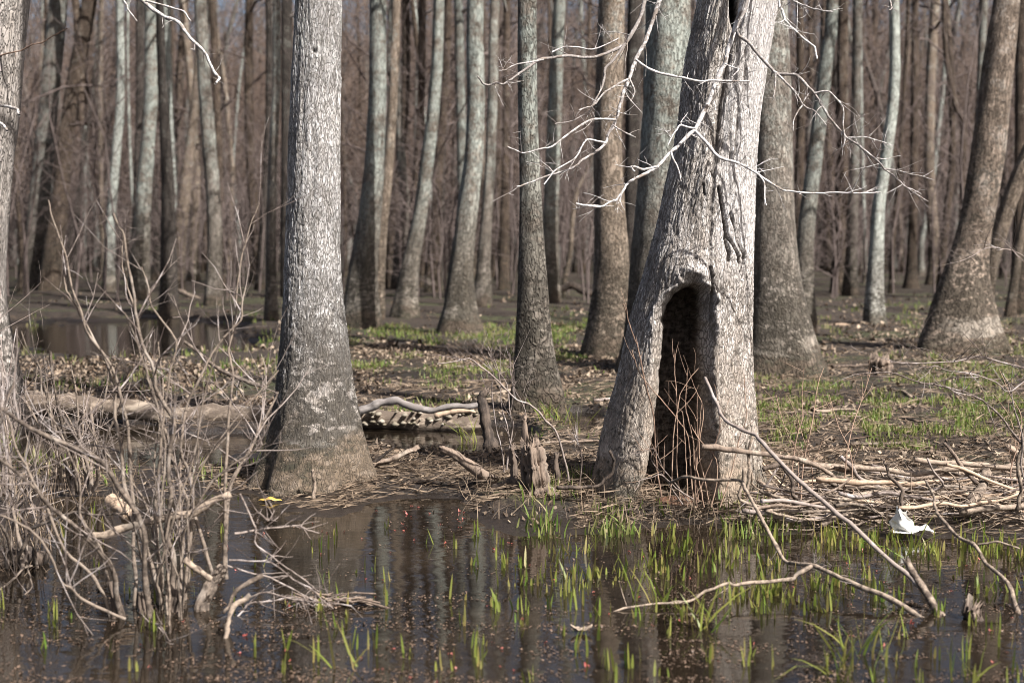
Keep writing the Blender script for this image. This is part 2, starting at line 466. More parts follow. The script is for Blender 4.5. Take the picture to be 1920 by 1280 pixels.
def ground_z(x, y):
    x = np.asarray(x, float); y = np.asarray(y, float)
    px, py = proj(x, np.maximum(y, 3.0), 0.03)
    px = np.clip(px, -900, 3000)
    s = np.interp(px, SHX, SHY) - py + 26 * fbm(x * 2.3, y * 2.3, 3, 3)
    h = np.where(s > 0, 0.078 * sm(s / 45), -0.30 * sm(-s / 90) - 0.0)
    land = sm(s / 40)
    h = h + land * (0.05 * fbm(x * 0.9, y * 0.9, 41, 4) + 0.02 * fbm(x * 5, y * 5, 77, 3))
    h = h + land * 0.16 * sm((y - 16) / 40)
    for cx, cy, rx, ry, lv in POOLS:
        e = 1 - ((px - cx) / rx) ** 2 - ((py - cy) / ry) ** 2 + 0.9 * fbm(x * 1.5, y * 1.5, 9, 3)
        w = sm(e / 0.5)
        h = h * (1 - w) + w * (lv + (0.012 * fbm(x * 4, y * 4, 5, 3) if lv > 0 else 0))
    return h


def gz(x, y): return float(ground_z(np.array([x]), np.array([y]))[0])


def spaced(a, b, d0, grow):
    out, d = [a], d0
    while out[-1] < b:
        out.append(out[-1] + d); d *= grow
    return np.array(out)


xp = np.concatenate([np.arange(0, 4.6, 0.05), spaced(4.6, 900, 0.06, 1.045)])
xs = np.concatenate([-xp[:0:-1], xp])
ys = np.concatenate([-spaced(-3.5, 60, 1.0, 1.4)[::-1][:-1], np.arange(3.5, 14, 0.055), spaced(14, 1500, 0.06, 1.026)])
gx, gy = np.meshgrid(xs, ys)
mb = MB()
nx, ny = len(xs), len(ys)
ii = (np.arange(ny - 1)[:, None] * nx + np.arange(nx - 1)[None, :])
mb.add(np.stack([gx, gy, ground_z(gx, gy)], -1), np.stack([ii, ii + 1, ii + nx + 1, ii + nx], -1))
tag(mb.build('ground', ground_mat()), kind='structure')
mb = MB()
mb.add([(-900, -60, 0), (900, -60, 0), (900, 1500, 0), (-900, 1500, 0)], [(0, 1, 2, 3)])
tag(mb.build('water', water_mat()), kind='structure')


# ------------------------------------------------------------------ trees
def crown_tubes(mb, axis, rad, z0, rng, nl=16, ns=4, nt_=4, ln=(2.2, 4.2), up=0.75, k=(5, 4, 3)):
    """limbs, branches and twigs leaving a trunk axis (n,3) above height z0"""
    zt = axis[-1, 2]
    def bend(p0, dr, L, n, sag):
        t = np.linspace(0, 1, n)[None, :, None]
        pts = p0[:, None] + dr[:, None] * L[:, None, None] * t
        pts[..., 2] += (sag[:, None] * (np.linspace(0, 1, n)[None] ** 2)) * L[:, None]
        pts[:, 1:] += rng.normal(0, 0.05, (len(p0), n - 1, 3)) * L[:, None, None]
        return pts
    hs = z0 + (zt - z0) * rng.uniform(0, 1, nl) ** 0.8
    p0 = np.stack([np.interp(hs, axis[:, 2], axis[:, i]) for i in range(3)], -1)
    r0 = np.interp(hs, axis[:, 2], rad)
    az = rng.uniform(0, 2 * math.pi, nl)
    el = rng.uniform(0.2, up, nl)
    dr = np.stack([np.cos(az) * np.cos(el), np.sin(az) * np.cos(el), np.sin(el)], -1)
    L = rng.uniform(*ln, nl) * np.interp(hs, [z0, zt], [1.1, 0.6])
    a = bend(p0, dr, L, 6, rng.uniform(0.0, 0.35, nl))
    ra = (r0 * rng.uniform(0.22, 0.42, nl))[:, None] * np.linspace(1, 0.25, 6)[None]
    mb.tubes(a, ra, k[0])
    def sub(par, rpar, m, n, lf, kk):
        N_, pn, _ = par.shape
        f = rng.uniform(0.25, 1, (N_, m)) * (pn - 1)
        i0 = np.minimum(f.astype(int), pn - 2); fr = (f - i0)[..., None]
        idx = np.arange(N_)[:, None]
        p = par[idx, i0] * (1 - fr) + par[idx, i0 + 1] * fr
        tn = par[idx, i0 + 1] - par[idx, i0]; tn /= np.linalg.norm(tn, axis=-1, keepdims=True) + 1e-9
        d = tn * 0.8 + rng.normal(0, 0.6, p.shape); d[..., 2] += 0.12
        d /= np.linalg.norm(d, axis=-1, keepdims=True)
        plen = np.linalg.norm(par[:, -1] - par[:, 0], axis=-1)
        LL = (plen[:, None] * rng.uniform(lf * 0.6, lf * 1.2, (N_, m))).ravel()
        rr = (rpar[idx, i0] * rng.uniform(0.35, 0.6, (N_, m))).ravel()
        b = bend(p.reshape(-1, 3), d.reshape(-1, 3), LL, n, rng.uniform(-0.1, 0.3, len(LL)))
        rb = rr[:, None] * np.linspace(1, 0.3, n)[None]
        mb.tubes(b, np.maximum(rb, 0.0025), kk)
        return b, rb
    b, rb = sub(a, ra, ns, 5, 0.5, k[1])
    if nt_: sub(b, rb, nt_, 4, 0.55, k[2])


def trunk_path(path, d, rng, top, zbase):
    """[(px,py,width)] from the top of the picture down to the ground -> axis, radius by height"""
    p = np.array([P(x, y, d) for x, y, w in path]); r = np.array([w / 2 / ppm(d) for x, y, w in path])
    o = np.argsort(p[:, 2]); p, r = p[o], r[o]
    if p[0, 2] > zbase - 0.15:
        p = np.vstack([p[0] + (0, 0, zbase - 0.15 - p[0, 2]), p]); r = np.concatenate([[r[0] * 1.06], r])
    dirn = p[-1] - p[-2]; dirn = dirn / max(dirn[2], 0.05)
    q, rr, rt = p[-1].copy(), [], r[-1]
    ext = []
    while q[2] < top:
        dirn = dirn * np.array([0.8, 0.8, 1]) + np.array([rng.normal(0, 0.035), rng.normal(0, 0.035), 0])
        q = q + dirn * 1.2
        ext.append(q.copy()); rr.append(rt * max(0.12, 1 - 0.85 * ((q[2] - p[-1, 2]) / max(1, top - p[-1, 2])) ** 1.1))
    if ext:
        p = np.vstack([p, ext]); r = np.concatenate([r, rr])
    return p, r


def fine_axis(p, r, dz_low=0.09, dz_high=0.4, zsplit=5.0):
    z0, z1 = p[0, 2], p[-1, 2]
    zs = np.concatenate([np.arange(z0, min(zsplit, z1), dz_low), np.arange(min(zsplit, z1), z1, dz_high), [z1]])
    x, y, rr = (np.interp(zs, p[:, 2], c) for c in (p[:, 0], p[:, 1], r))
    k = np.ones(5) / 5
    def smo(c):
        e = np.concatenate([np.full(2, c[0]), c, np.full(2, c[-1])])
        return np.convolve(e, k, 'valid')
    for _ in range(2): x, y, rr = smo(x), smo(y), smo(rr)
    return np.stack([x, y, zs], -1), rr


def trunk_mesh(name, ax, rad, m, parent, zbase, seed, k=28, flute=0.10, lumps=0.03):
    th = np.linspace(0, 2 * math.pi, k + 1) + math.pi / 2
    n = len(ax)
    hz = ax[:, 2] - zbase
    A = flute * np.exp(-np.maximum(hz, 0) / 0.55) + lumps
    ph = np.random.default_rng(seed).uniform(0, 6.28, 4)
    T, Z = np.meshgrid(th, hz)
    mod = 1 + A[:, None] * (0.6 * np.cos(3 * T + ph[0] + 0.3 * Z) + 0.5 * np.cos(5 * T + ph[1]) + 0.35 * np.cos(2 * T + ph[2] - 0.2 * Z))
    c, s_ = np.cos(T) * 2.2, np.sin(T) * 2.2
    mod = mod * (1 + 0.10 * fbm(c + Z * 0.7 + seed, s_ + Z * 1.6, seed % 91, 3))
    r = rad[:, None] * mod
    v = np.stack([ax[:, 0:1] + r * np.cos(T), ax[:, 1:2] + r * np.sin(T), np.repeat(ax[:, 2:3], k + 1, 1)], -1)
    i = np.arange(n - 1)[:, None] * (k + 1) + np.arange(k)[None]
    b = MB(); b.add(v, np.stack([i, i + 1, i + k + 2, i + k + 1], -1))
    uv = np.stack([(T - math.pi / 2) * float(np.median(rad)), Z], -1).reshape(-1, 2)
    return b.build(name, m, parent, uv=uv)


def make_tree(path, tone, label, by=None, d=None, group='trees of the swamp wood', top=None, crown=(14, 4, 4), z0=7.0, k=28, extra=None, cm=None, zf=0.8):
    seed = int(R.integers(1, 9999)); rng = np.random.default_rng(seed)
    if d is None: d = dist(by, 0.1)
    bx = P(path[-1][0], path[-1][1], d)[0]
    zb = gz(bx, d)
    p, r = trunk_path(path, d, rng, top or rng.uniform(15, 20), zb)
    ax, rad = fine_axis(p, r)
    t = thing('bare_tree', (bx, d, zb), label, 'tree', group)
    trunk_mesh('trunk', ax, rad, M_bark[tone], t, zb, seed, k)
    if extra:
        for e in extra:
            pe, re_ = trunk_path(e, d, rng, 13, zb)
            pe, re_ = pe[1:], re_[1:]
            ae, rae = fine_axis(pe, re_)
            trunk_mesh('fork', ae, rae, M_bark[tone], t, zb, seed + 3, 16, 0.0)
    mb = MB()
    crown_tubes(mb, ax, rad, max(z0, H + 0.19 * d * zf), rng, *crown)
    mb.build('crown', cm or M_crown, t)
    return t


TREES = [
    # path from top to ground (px, py, width), tone, ground row, label
    ([(-14, -40, 132), (-22, 100, 130), (-32, 230, 128), (-48, 340, 126), (-54, 450, 126), (-56, 560, 130), (-48, 640, 142), (-40, 720, 160), (-40, 790, 190)], 'palewarm', 790, 'thick pale trunk cut off by the left edge of the picture'),
    ([(113, -30, 34), (111, 0, 34), (92, 175, 36), (78, 350, 38), (70, 440, 40), (60, 530, 54), (58, 548, 60)], 'grey', 549, 'grey-brown trunk leaning right, next in from the thick left-edge trunk'),
    ([(224, -20, 14), (226, 80, 15), (228, 164, 16), (219, 274, 17), (210, 383, 18), (205, 490, 22), (204, 552, 28)], 'palegreen', 552, 'slim pale green-white trunk right of the forked tree at left'),
    ([(262, -20, 14), (262, 220, 15), (256, 440, 18), (252, 555, 26)], 'dark', 556, 'thin dark trunk hugging the left side of a lichen-blue trunk'),
    ([(282, -30, 22), (282, 0, 22), (285, 164, 24), (275, 300, 26), (268, 383, 29), (262, 490, 36), (260, 566, 44)], 'lichen', 567, 'blue-grey lichened trunk below the pale hanging branch at top left'),
    ([(299, -20, 15), (300, 55, 15), (308, 219, 19), (314, 328, 23), (316, 438, 28), (316, 547, 34), (316, 585, 42)], 'dark', 586, 'dark curved trunk standing in the far left pool edge'),
    ([(311, -30, 14), (316, 164, 14), (323, 274, 14), (330, 420, 16), (334, 545, 20)], 'palegreen', 546, 'thin pale trunk half hidden behind the dark curved trunk'),
    ([(374, -30, 22), (375, 0, 22), (380, 110, 23), (388, 219, 24), (397, 328, 26), (403, 438, 27), (401, 520, 29), (400, 575, 38)], 'grey', 576, 'slate-grey smooth trunk with a bend to the right at mid height'),
    ([(396, -20, 14), (398, 0, 14), (406, 164, 14), (410, 274, 14), (414, 430, 16), (415, 548, 22)], 'brown', 549, 'thin brown trunk touching the right side of the slate-grey trunk'),
    ([(380, -20, 12), (371, 137, 14), (357, 274, 18), (347, 356, 24), (334, 465, 27), (328, 548, 38)], 'tan', 549, 'tan trunk leaning right behind the slate-grey trunk'),
    ([(519, -30, 14), (519, 0, 14), (519, 164, 15), (511, 300, 16), (508, 438, 18), (508, 547, 22), (508, 600, 30)], 'grey', 601, 'slender grey-green trunk just left of the big pale trunk'),
    ([(505, 200, 14), (500, 330, 16), (494, 440, 18), (488, 548, 24)], 'dark', 549, 'dark slim trunk left of the slender grey-green trunk'),
    ([(538, -20, 20), (538, 137, 21), (538, 300, 22), (540, 560, 30)], 'dark', 561, 'dark trunk peeking out along the left side of the big pale trunk'),
    ([(709, -30, 30), (709, 0, 31), (708, 164, 33), (702, 300, 37), (694, 410, 43), (683, 492, 52), (678, 560, 64), (680, 612, 80)], 'lichen', 612, 'stout lichened trunk with a dark foot, first right of the big pale trunk'),
    ([(744, -20, 16), (743, 0, 16), (741, 82, 17), (735, 219, 18), (727, 328, 19), (716, 438, 19), (710, 547, 22), (708, 600, 28)], 'tan', 601, 'slim tan trunk close against the stout lichened trunk'),
    ([(742, 60, 12), (747, 190, 14), (754, 328, 18), (760, 383, 20), (752, 465, 22), (746, 548, 30)], 'grey', 549, 'grey trunk with a knee bend right of the slim tan trunk'),
    ([(793, -20, 14), (791, 0, 14), (791, 164, 15), (783, 328, 17), (775, 420, 19), (768, 548, 28)], 'brown', 548, 'thin brown trunk crossing behind the leaning pale-green trunk'),
    ([(824, -30, 20), (823, 0, 20), (820, 110, 21), (812, 219, 23), (798, 328, 25), (787, 410, 27), (776, 465, 31), (766, 520, 38), (762, 575, 48), (761, 595, 62)], 'lichen', 597, 'leaning pale-green trunk with a white band at its foot'),
    ([(842, -20, 13), (836, 164, 14), (825, 274, 16), (817, 410, 19), (810, 547, 32)], 'brown', 552, 'brown trunk between the leaning pale-green trunk and the white-footed trunk'),
    ([(860, -20, 17), (861, 0, 17), (861, 110, 18), (865, 219, 18), (868, 400, 20), (868, 555, 28)], 'lichen', 560, 'slim lichened trunk running into the back of the white-footed trunk'),
    ([(889, -30, 30), (889, 0, 30), (891, 110, 32), (893, 190, 33), (888, 300, 35), (878, 383, 38), (869, 465, 42), (863, 520, 48), (862, 575, 60), (863, 612, 80), (863, 626, 94)], 'lichen', 626, 'lichen-grey trunk with a flared foot and white patch, centre of the picture'),
    ([(927, -20, 17), (926, 0, 17), (924, 164, 18), (918, 328, 20), (910, 438, 22), (905, 520, 27), (903, 575, 38)], 'grey', 577, 'grey trunk right behind the flared white-patched trunk'),
    ([(951, -20, 13), (948, 300, 14), (944, 540, 22)], 'brown', 550, 'faint brown trunk left of the straight mid-ground trunk'),
    ([(989, -30, 34), (989, 0, 34), (989, 110, 35), (989, 219, 36), (994, 328, 38), (996, 410, 42), (998, 492, 50), (999, 575, 58), (1001, 657, 68), (1005, 710, 80), (1006, 762, 104)], 'lichen', 765, 'straight lichened mid-ground trunk standing alone left of the hollow tree'),
    ([(1050, -20, 22), (1047, 0, 22), (1044, 110, 24), (1039, 246, 26), (1034, 356, 28), (1031, 465, 31), (1032, 570, 42)], 'lichen', 570, 'blue-grey trunk half behind the straight mid-ground trunk'),
    ([(1149, -30, 48), (1148, 0, 48), (1145, 110, 50), (1140, 274, 53), (1143, 383, 57), (1148, 492, 66), (1146, 575, 74), (1142, 640, 90), (1141, 664, 110)], 'tan', 664, 'thick tan trunk with a mossy foot behind the pale hanging twigs'),
    ([(1192, -20, 26), (1188, 100, 27), (1186, 300, 29), (1188, 500, 36), (1188, 575, 48)], 'dark', 577, 'dark trunk between the thick tan trunk and the broad grey one'),
    ([(1256, -40, 84), (1254, 0, 84), (1250, 164, 86), (1244, 274, 86), (1236, 383, 88), (1232, 500, 98), (1232, 620, 120), (1232, 692, 150)], 'lichen', 692, 'broad blue-grey trunk seen left of the hollow tree, behind it'),
    ([(1440, -30, 72), (1441, 0, 72), (1446, 164, 74), (1449, 300, 74), (1452, 383, 74), (1453, 465, 82), (1459, 547, 98), (1465, 620, 120), (1470, 680, 146), (1472, 697, 168)], 'grey', 697, 'broad brown-grey trunk with a dark flared foot right behind the hollow tree'),
    ([(1563, -30, 22), (1561, 0, 22), (1554, 82, 24), (1540, 190, 26), (1527, 300, 28), (1516, 383, 30), (1508, 465, 33), (1506, 547, 38), (1508, 622, 54)], 'lichen', 622, 'slanting lichen-blotched trunk right of the broad brown-grey trunk'),
    ([(1500, -20, 14), (1500, 82, 14), (1502, 219, 16), (1497, 383, 18), (1494, 560, 26)], 'brown', 560, 'thin brown trunk behind the slanting lichen-blotched trunk'),
    ([(1582, -20, 20), (1580, 60, 20), (1578, 300, 22), (1576, 480, 27), (1575, 555, 40)], 'brown', 556, 'rust-brown trunk between the slanting trunk and the pale S-curved one'),
    ([(1608, -20, 18), (1607, 0, 18), (1606, 164, 18), (1601, 328, 19), (1596, 492, 22), (1595, 558, 34)], 'grey', 560, 'grey trunk right beside the rust-brown trunk'),
    ([(1676, -30, 18), (1676, 0, 18), (1680, 82, 20), (1675, 190, 20), (1661, 300, 22), (1647, 383, 24), (1642, 492, 29), (1639, 547, 35), (1639, 602, 44)], 'palegreen', 606, 'pale S-curved trunk with a dark foot right of centre'),
    ([(1890, -40, 46), (1888, 0, 48), (1873, 110, 55), (1860, 219, 58), (1846, 328, 62), (1834, 400, 62), (1819, 465, 68), (1808, 520, 86), (1801, 590, 122), (1798, 640, 152), (1798, 660, 172)], 'patchy', 657, 'thick trunk leaning right with dark mossy patches and a flared foot'),
    ([(1960, 220, 30), (1920, 306, 32), (1891, 383, 32), (1866, 465, 30), (1852, 520, 30), (1846, 600, 34), (1846, 640, 44)], 'tan', 648, 'slim stem leaning right from beside the flared mossy trunk'),
    ([(1846, -20, 14), (1838, 150, 14), (1830, 350, 16), (1822, 560, 24)], 'grey', 562, 'thin grey trunk hidden behind the leaning mossy trunk'),
    ([(1918, -20, 24), (1915, 200, 24), (1914, 400, 26), (1912, 560, 36)], 'brown', 590, 'brown trunk at the right edge behind the slim leaning stem'),
    ([(1926, 380, 14), (1913, 450, 15), (1900, 540, 17), (1893, 592, 24)], 'tan', 595, 'thin leaning stem low at the right edge'),
    ([(1716, -20, 13), (1715, 200, 14), (1712, 400, 16), (1708, 520, 22), (1707, 545, 34)], 'brown', 547, 'thin brown trunk with a swollen pale foot, right of the S-curved one'),
    ([(1770, -40, 9), (1773, 55, 9), (1766, 126, 10), (1766, 153, 10), (1801, 186, 11), (1806, 219, 11), (1806, 323, 11), (1802, 440, 12), (1800, 560, 18)], 'brown', 562, 'crooked thin stem with a sharp kink, left of the leaning mossy trunk'),
    ([(1106, 310, 6), (1100, 325, 7), (1083, 350, 8), (1076, 390, 9), (1071, 427, 9), (1071, 470, 9), (1058, 525, 10), (1056, 562, 12)], 'tan', 563, 'crooked orange-tan sapling between the straight trunk and thick tan trunk'),
]
for path, tone, by, label in TREES:
    small = path[0][2] < 12
    make_tree(path, tone, label, by, top=5.5 if path[0][2] < 9 else None, crown=(5, 3, 2) if small else (14, 4, 4), k=14 if small else 28)
# forked tree at left
make_tree([(172, -30, 28), (165, 30, 28), (150, 95, 28), (140, 137, 28), (127, 219, 29), (118, 300, 30), (112, 383, 33), (100, 470, 38), (95, 548, 52)], 'brown',
          'brown tree forking in two near the top of the picture at left', 551, extra=[[(138, -40, 13), (142, 0, 14), (146, 50, 16), (152, 92, 18)]])
NAMED = sorted([(p[-1][0], p[min(len(p) - 1, 3)][0]) for p, *_ in TREES])

# further trunks that can still be told apart, in rows behind the named ones
ORD = ['first', 'second', 'third', 'fourth', 'fifth', 'sixth', 'seventh', 'eighth', 'ninth', 'tenth']
SECT = [(-200, 70, 'behind the thick trunk at the left edge'), (70, 150, 'behind the forked tree at left'), (150, 215, 'left of the slim pale green-white trunk'),
        (215, 300, 'behind the blue-grey lichened trunk at left'), (300, 400, 'behind the slate-grey bent trunk'), (400, 500, 'between the slate-grey trunk and the big pale trunk'),
        (645, 720, 'behind the stout lichened trunk'), (720, 800, 'behind the leaning pale-green trunk'), (800, 900, 'behind the flared white-patched trunk'),
        (900, 985, 'left of the straight mid-ground trunk'), (1010, 1110, 'between the straight mid-ground trunk and thick tan trunk'), (1110, 1215, 'left of the broad blue-grey trunk'),
        (1490, 1570, 'behind the slanting lichen-blotched trunk'), (1570, 1650, 'left of the pale S-curved trunk'), (1650, 1740, 'right of the pale S-curved trunk'),
        (1740, 1830, 'left of the leaning mossy trunk'), (1830, 2050, 'behind the leaning mossy trunk')]
rr = np.random.default_rng(5)
for a, b, where in SECT:
    n = 5 if b - a < 120 else 6
    xsn = np.sort(a + (b - a) * (np.arange(n) + rr.uniform(0.15, 0.85, n)) / n)
    for i, x in enumerate(xsn):
        d = rr.uniform(40, 74); w = (0.10 + 0.30 * rr.uniform(0, 1) ** 1.4) * ppm(d)
        lean = rr.normal(0, 26); bow = rr.normal(0, 10)
        by = 455 + F * (H - 0.2) / d
        path = [(x + lean, -40, w * 0.78), (x + lean * 0.7 + bow, 130, w * 0.85), (x + lean * 0.3 + bow, 320, w * 0.92), (x, by - 60, w * 1.05), (x, by - 18, w * 1.3), (x - 1, by, w * 1.7)]
        tone = rr.choice(['brown', 'brown', 'tan', 'dark', 'grey', 'palegreen'], p=[0.3, 0.2, 0.15, 0.12, 0.15, 0.08])
        word = {'brown': 'brown', 'tan': 'tan', 'dark': 'dark', 'grey': 'grey', 'palegreen': 'pale'}[tone]
        make_tree(path, tone, f'far {word} trunk {where}, {ORD[i]} from left', None, d, 'far trunks deep in the wood', crown=(16, 3, 3), k=12, cm=M_crown_far, z0=3.0, zf=0.3)

# the rest of the wood, too deep to count
mb = MB()
rf = np.random.default_rng(21)
N = 1000
d = 62 + 75 * rf.uniform(0, 1, N) ** 0.8
x = rf.uniform(-0.62, 0.62, N) * d
h = rf.uniform(11, 20, N); r0 = 0.05 + 0.16 * rf.uniform(0, 1, N) ** 1.6
t = np.linspace(0, 1, 7)
pts = np.zeros((N, 7, 3))
lean = rf.normal(0, 0.085, (N, 2)); bow = rf.normal(0, 0.05, N)
pts[..., 0] = x[:, None] + lean[:, :1] * h[:, None] * t + (bow * h)[:, None] * np.sin(np.pi * t) + rf.normal(0, 0.16, (N, 7)) * (t > 0)
pts[..., 1] = d[:, None] + lean[:, 1:] * h[:, None] * t
pts[..., 2] = 0.1 + h[:, None] * t
mb.tubes(pts, r0[:, None] * np.array([1.5, 1.0, 0.9, 0.78, 0.62, 0.42, 0.15]), 6)


def sprays(mb, p0, hgt, rf, nb, nt_, el0, el1, lf, rb):
    """branches and twigs up a set of stems p0 (N,3)"""
    N = len(p0)
    f = rf.uniform(0.12, 1, (N, nb))
    st = np.repeat(p0[:, None], nb, 1).copy(); st[..., 2] += f * hgt[:, None]
    az = rf.uniform(0, 6.283, (N, nb)); el = rf.uniform(el0, el1, (N, nb))
    L = hgt[:, None] * rf.uniform(0.5, 1.2, (N, nb)) * lf * (1.15 - 0.6 * f)
    dr = np.stack([np.cos(az) * np.cos(el), np.sin(az) * np.cos(el), np.sin(el)], -1)
    t = np.linspace(0, 1, 4)
    a = st[:, :, None] + dr[:, :, None] * (L[..., None] * t)[..., None] + rf.normal(0, 0.05, (N, nb, 4, 3)) * L[:, :, None, None] * (t > 0)[None, None, :, None]
    a[..., 2] += 0.18 * L[..., None] * t ** 2
    a = a.reshape(-1, 4, 3); L = L.ravel()
    mb.tubes(a, np.broadcast_to(rb * np.array([1, 0.8, 0.6, 0.3]), a.shape[:2]), 3)
    if not nt_: return
    M = len(a)
    i0 = rf.integers(1, 4, (M, nt_)); idx = np.arange(M)[:, None]
    q = a[idx, i0]
    dd = (a[:, 3] - a[:, 0])[:, None] / (L[:, None, None] + 1e-6) * 0.7 + rf.normal(0, 0.6, q.shape)
    LL = L[:, None] * rf.uniform(0.25, 0.6, (M, nt_))
    t = np.linspace(0, 1, 3)
    b = q[:, :, None] + dd[:, :, None] * (LL[..., None] * t)[..., None] + rf.normal(0, 0.04, (M, nt_, 3, 3)) * LL[..., None, None] * (t > 0)[None, None, :, None]
    mb.tubes(b.reshape(-1, 3, 3), np.broadcast_to(rb * 0.55 * np.array([1, 0.8, 0.4]), (M * nt_, 3)), 3)


N2 = 1500
d2 = rf.uniform(118, 210, N2); x2 = rf.uniform(-0.6, 0.6, N2) * d2; h2 = rf.uniform(16, 30, N2)
t2 = np.linspace(0, 1, 6); p2 = np.zeros((N2, 6, 3))
p2[..., 0] = x2[:, None] + rf.normal(0, 0.06, (N2, 1)) * h2[:, None] * t2 + rf.normal(0, 0.2, (N2, 6)) * (t2 > 0)
p2[..., 1] = d2[:, None]; p2[..., 2] = 0.1 + h2[:, None] * t2
mb.tubes(p2, rf.uniform(0.08, 0.24, N2)[:, None] * np.array([1.4, 1.0, 0.85, 0.68, 0.45, 0.2]), 5)
tag(mb.build('far_wood', M_farfill), 'brown mass of countless bare stems far back in the wood', 'woods', kind='stuff')
mb = MB()
sprays(mb, np.stack([x, d - 1.0, np.full(N, 1.5)], -1), h * 0.8, rf, 30, 8, 0.1, 1.1, 0.27, 0.018)
sprays(mb, np.stack([x2, d2, np.full(N2, 4.0)], -1), h2 * 0.85, rf, 22, 4, 0.1, 1.1, 0.22, 0.036)
tag(mb.build('far_twigs', M_mist), 'mauve-grey haze of fine twigs among the far trees', 'twigs', kind='stuff')

# brush and saplings of the understorey
mb = MB()
N = 420
d = rf.uniform(34, 80, N); x = rf.uniform(-0.45, 0.45, N) * d; h = rf.uniform(1.8, 7.5, N)
p0 = np.stack([x, d, np.full(N, 0.05)], -1)
t = np.linspace(0, 1, 5)
pts = p0[:, None] + np.stack([rf.normal(0, 0.06, (N, 5)) * t, rf.normal(0, 0.06, (N, 5)) * t, np.broadcast_to(t, (N, 5))], -1) * h[:, None, None]
mb.tubes(pts, (0.012 + 0.0035 * h)[:, None] * np.array([1, 0.85, 0.7, 0.5, 0.2]), 4)
sprays(mb, p0, h, rf, 18, 5, 0.2, 1.2, 0.36, 0.010)
tag(mb.build('understorey_brush', M_crown_far), 'thin tangled twigs and saplings filling the shade under the far trees', 'brush', kind='stuff')
# ------------------------------------------------------------------ the two near trees
def bark_cells(u, v, cw, ch, seed):
    wu = u / cw + 0.9 * fbm(u / (cw * 2.2), v / (ch * 1.3), seed, 3)
    wv = v / ch + 0.9 * fbm(u / (cw * 1.7), v / (ch * 1.7), seed + 40, 3)
    f1, f2, cid = worley(wu, wv, seed)
    g1, g2, gid = worley(wu * 0.42, wv * 0.30, seed + 3)
    e = sm((f2 - f1) / 0.26)
    g = sm((g2 - g1) / 0.15)
    fine = fbm(u / 0.006, v / 0.014, seed + 8, 3)
    return np.minimum(0.18 + 0.82 * e, 0.1 + 0.9 * g), cid, fine


def zrings(zb, ztop, fine, zsplit, coarse):
    return np.concatenate([np.arange(zb, zsplit, fine), np.arange(zsplit, ztop, coarse), [ztop]])


def outline_axis(L, Rr, d, zs):
    """left/right outline pixels -> axis x, half width by height"""
    yl = np.array([p[1] for p in L], float)
    xl = np.array([p[0] for p in L], float); xr = np.interp(yl, [p[1] for p in Rr], [p[0] for p in Rr])
    pts = np.array([P((a + b) / 2, y, d) for a, b, y in zip(xl, xr, yl)])
    hw = (xr - xl) / 2 / ppm(d)
    o = np.argsort(pts[:, 2])
    cx = np.interp(zs, pts[o, 2], pts[o, 0]); a = np.interp(zs, pts[o, 2], hw[o])
    top = pts[o][-1, 2]
    slope = (pts[o][-1, 0] - pts[o][-3, 0]) / (pts[o][-1, 2] - pts[o][-3, 2])
    cx = cx + np.where(zs > top, (zs - top) * slope * np.exp(-(zs - top) / 8), 0)
    a = a * np.where(zs > top, np.maximum(0.3, 1 - 0.055 * (zs - top)), 1)
    k = np.ones(9) / 9
    for _ in range(3):
        for arr in (cx, a):
            arr[:] = np.convolve(np.concatenate([np.full(4, arr[0]), arr, np.full(4, arr[-1])]), k, 'valid')
    return cx, a


def grid_mesh(name, v, m, parent, uv, attrs):
    n, k1, _ = v.shape
    i = np.arange(n - 1)[:, None] * k1 + np.arange(k1 - 1)[None]
    b = MB(); b.add(v, np.stack([i, i + 1, i + k1 + 1, i + k1], -1))
    return b.build(name, m, parent, uv=uv.reshape(-1, 2), attrs=attrs)


# --- big pale trunk left of centre
dA = 9.25
LA = [(556, -60), (555, 0), (546, 150), (540, 300), (535, 450), (531, 550), (526, 650), (518, 720), (507, 800), (493, 860), (474, 905), (462, 940)]
RA = [(641, -60), (640, 0), (640, 150), (638, 300), (637, 450), (640, 530), (648, 600), (656, 680), (668, 760), (684, 830), (700, 885), (716, 940)]
zs = zrings(-0.15, 15, 0.0085, 3.45, 0.2)
cxA, aA = outline_axis(LA, RA, dA, zs)
KA = 270
th = np.linspace(0, 2 * math.pi, KA + 1) + math.pi / 2
T, Z = np.meshgrid(th, zs)
zb = 0.02
lob = np.exp(-np.maximum(Z - zb, 0) / 0.28)
mod = 1 + lob * (0.07 * np.cos(4 * T + 0.6) + 0.06 * np.cos(7 * T + 2.0) + 0.03 * np.cos(11 * T)) + 0.012 * np.cos(2 * T + Z) + 0.02 * fbm(np.cos(T) * 2 + Z * 1.3, np.sin(T) * 2 + Z, 8, 3)
u = (T - math.pi / 2) * 0.185
crk, cel, fine = bark_cells(u, Z, 0.021, 0.066, 12)
low = np.exp(-np.maximum(Z - 0.05, 0) / 0.25)
disp = (0.0045 * crk + 0.0015 * (cel - 0.5) + 0.003 * fine) * (1 - 0.65 * low)
disp = disp + 0.010 * fbm(u / 0.04, Z / 0.45, 63, 3)
kn = ((u - (0.185 * (math.pi + 0.02))) / 0.022) ** 2 + ((Z - P(592, 103, dA)[2]) / 0.016) ** 2      # old branch knot
disp = disp - 0.02 * np.exp(-kn)
rA = aA[:, None] * mod + disp - 0.004
v = np.stack([cxA[:, None] + rA * np.cos(T), dA + rA * np.sin(T), Z], -1)
tA = thing('bare_tree', (cxA[15], dA, zb), 'big pale grey trunk with finely cracked bark at the water\'s edge left of centre', 'tree', 'trees of the swamp wood')
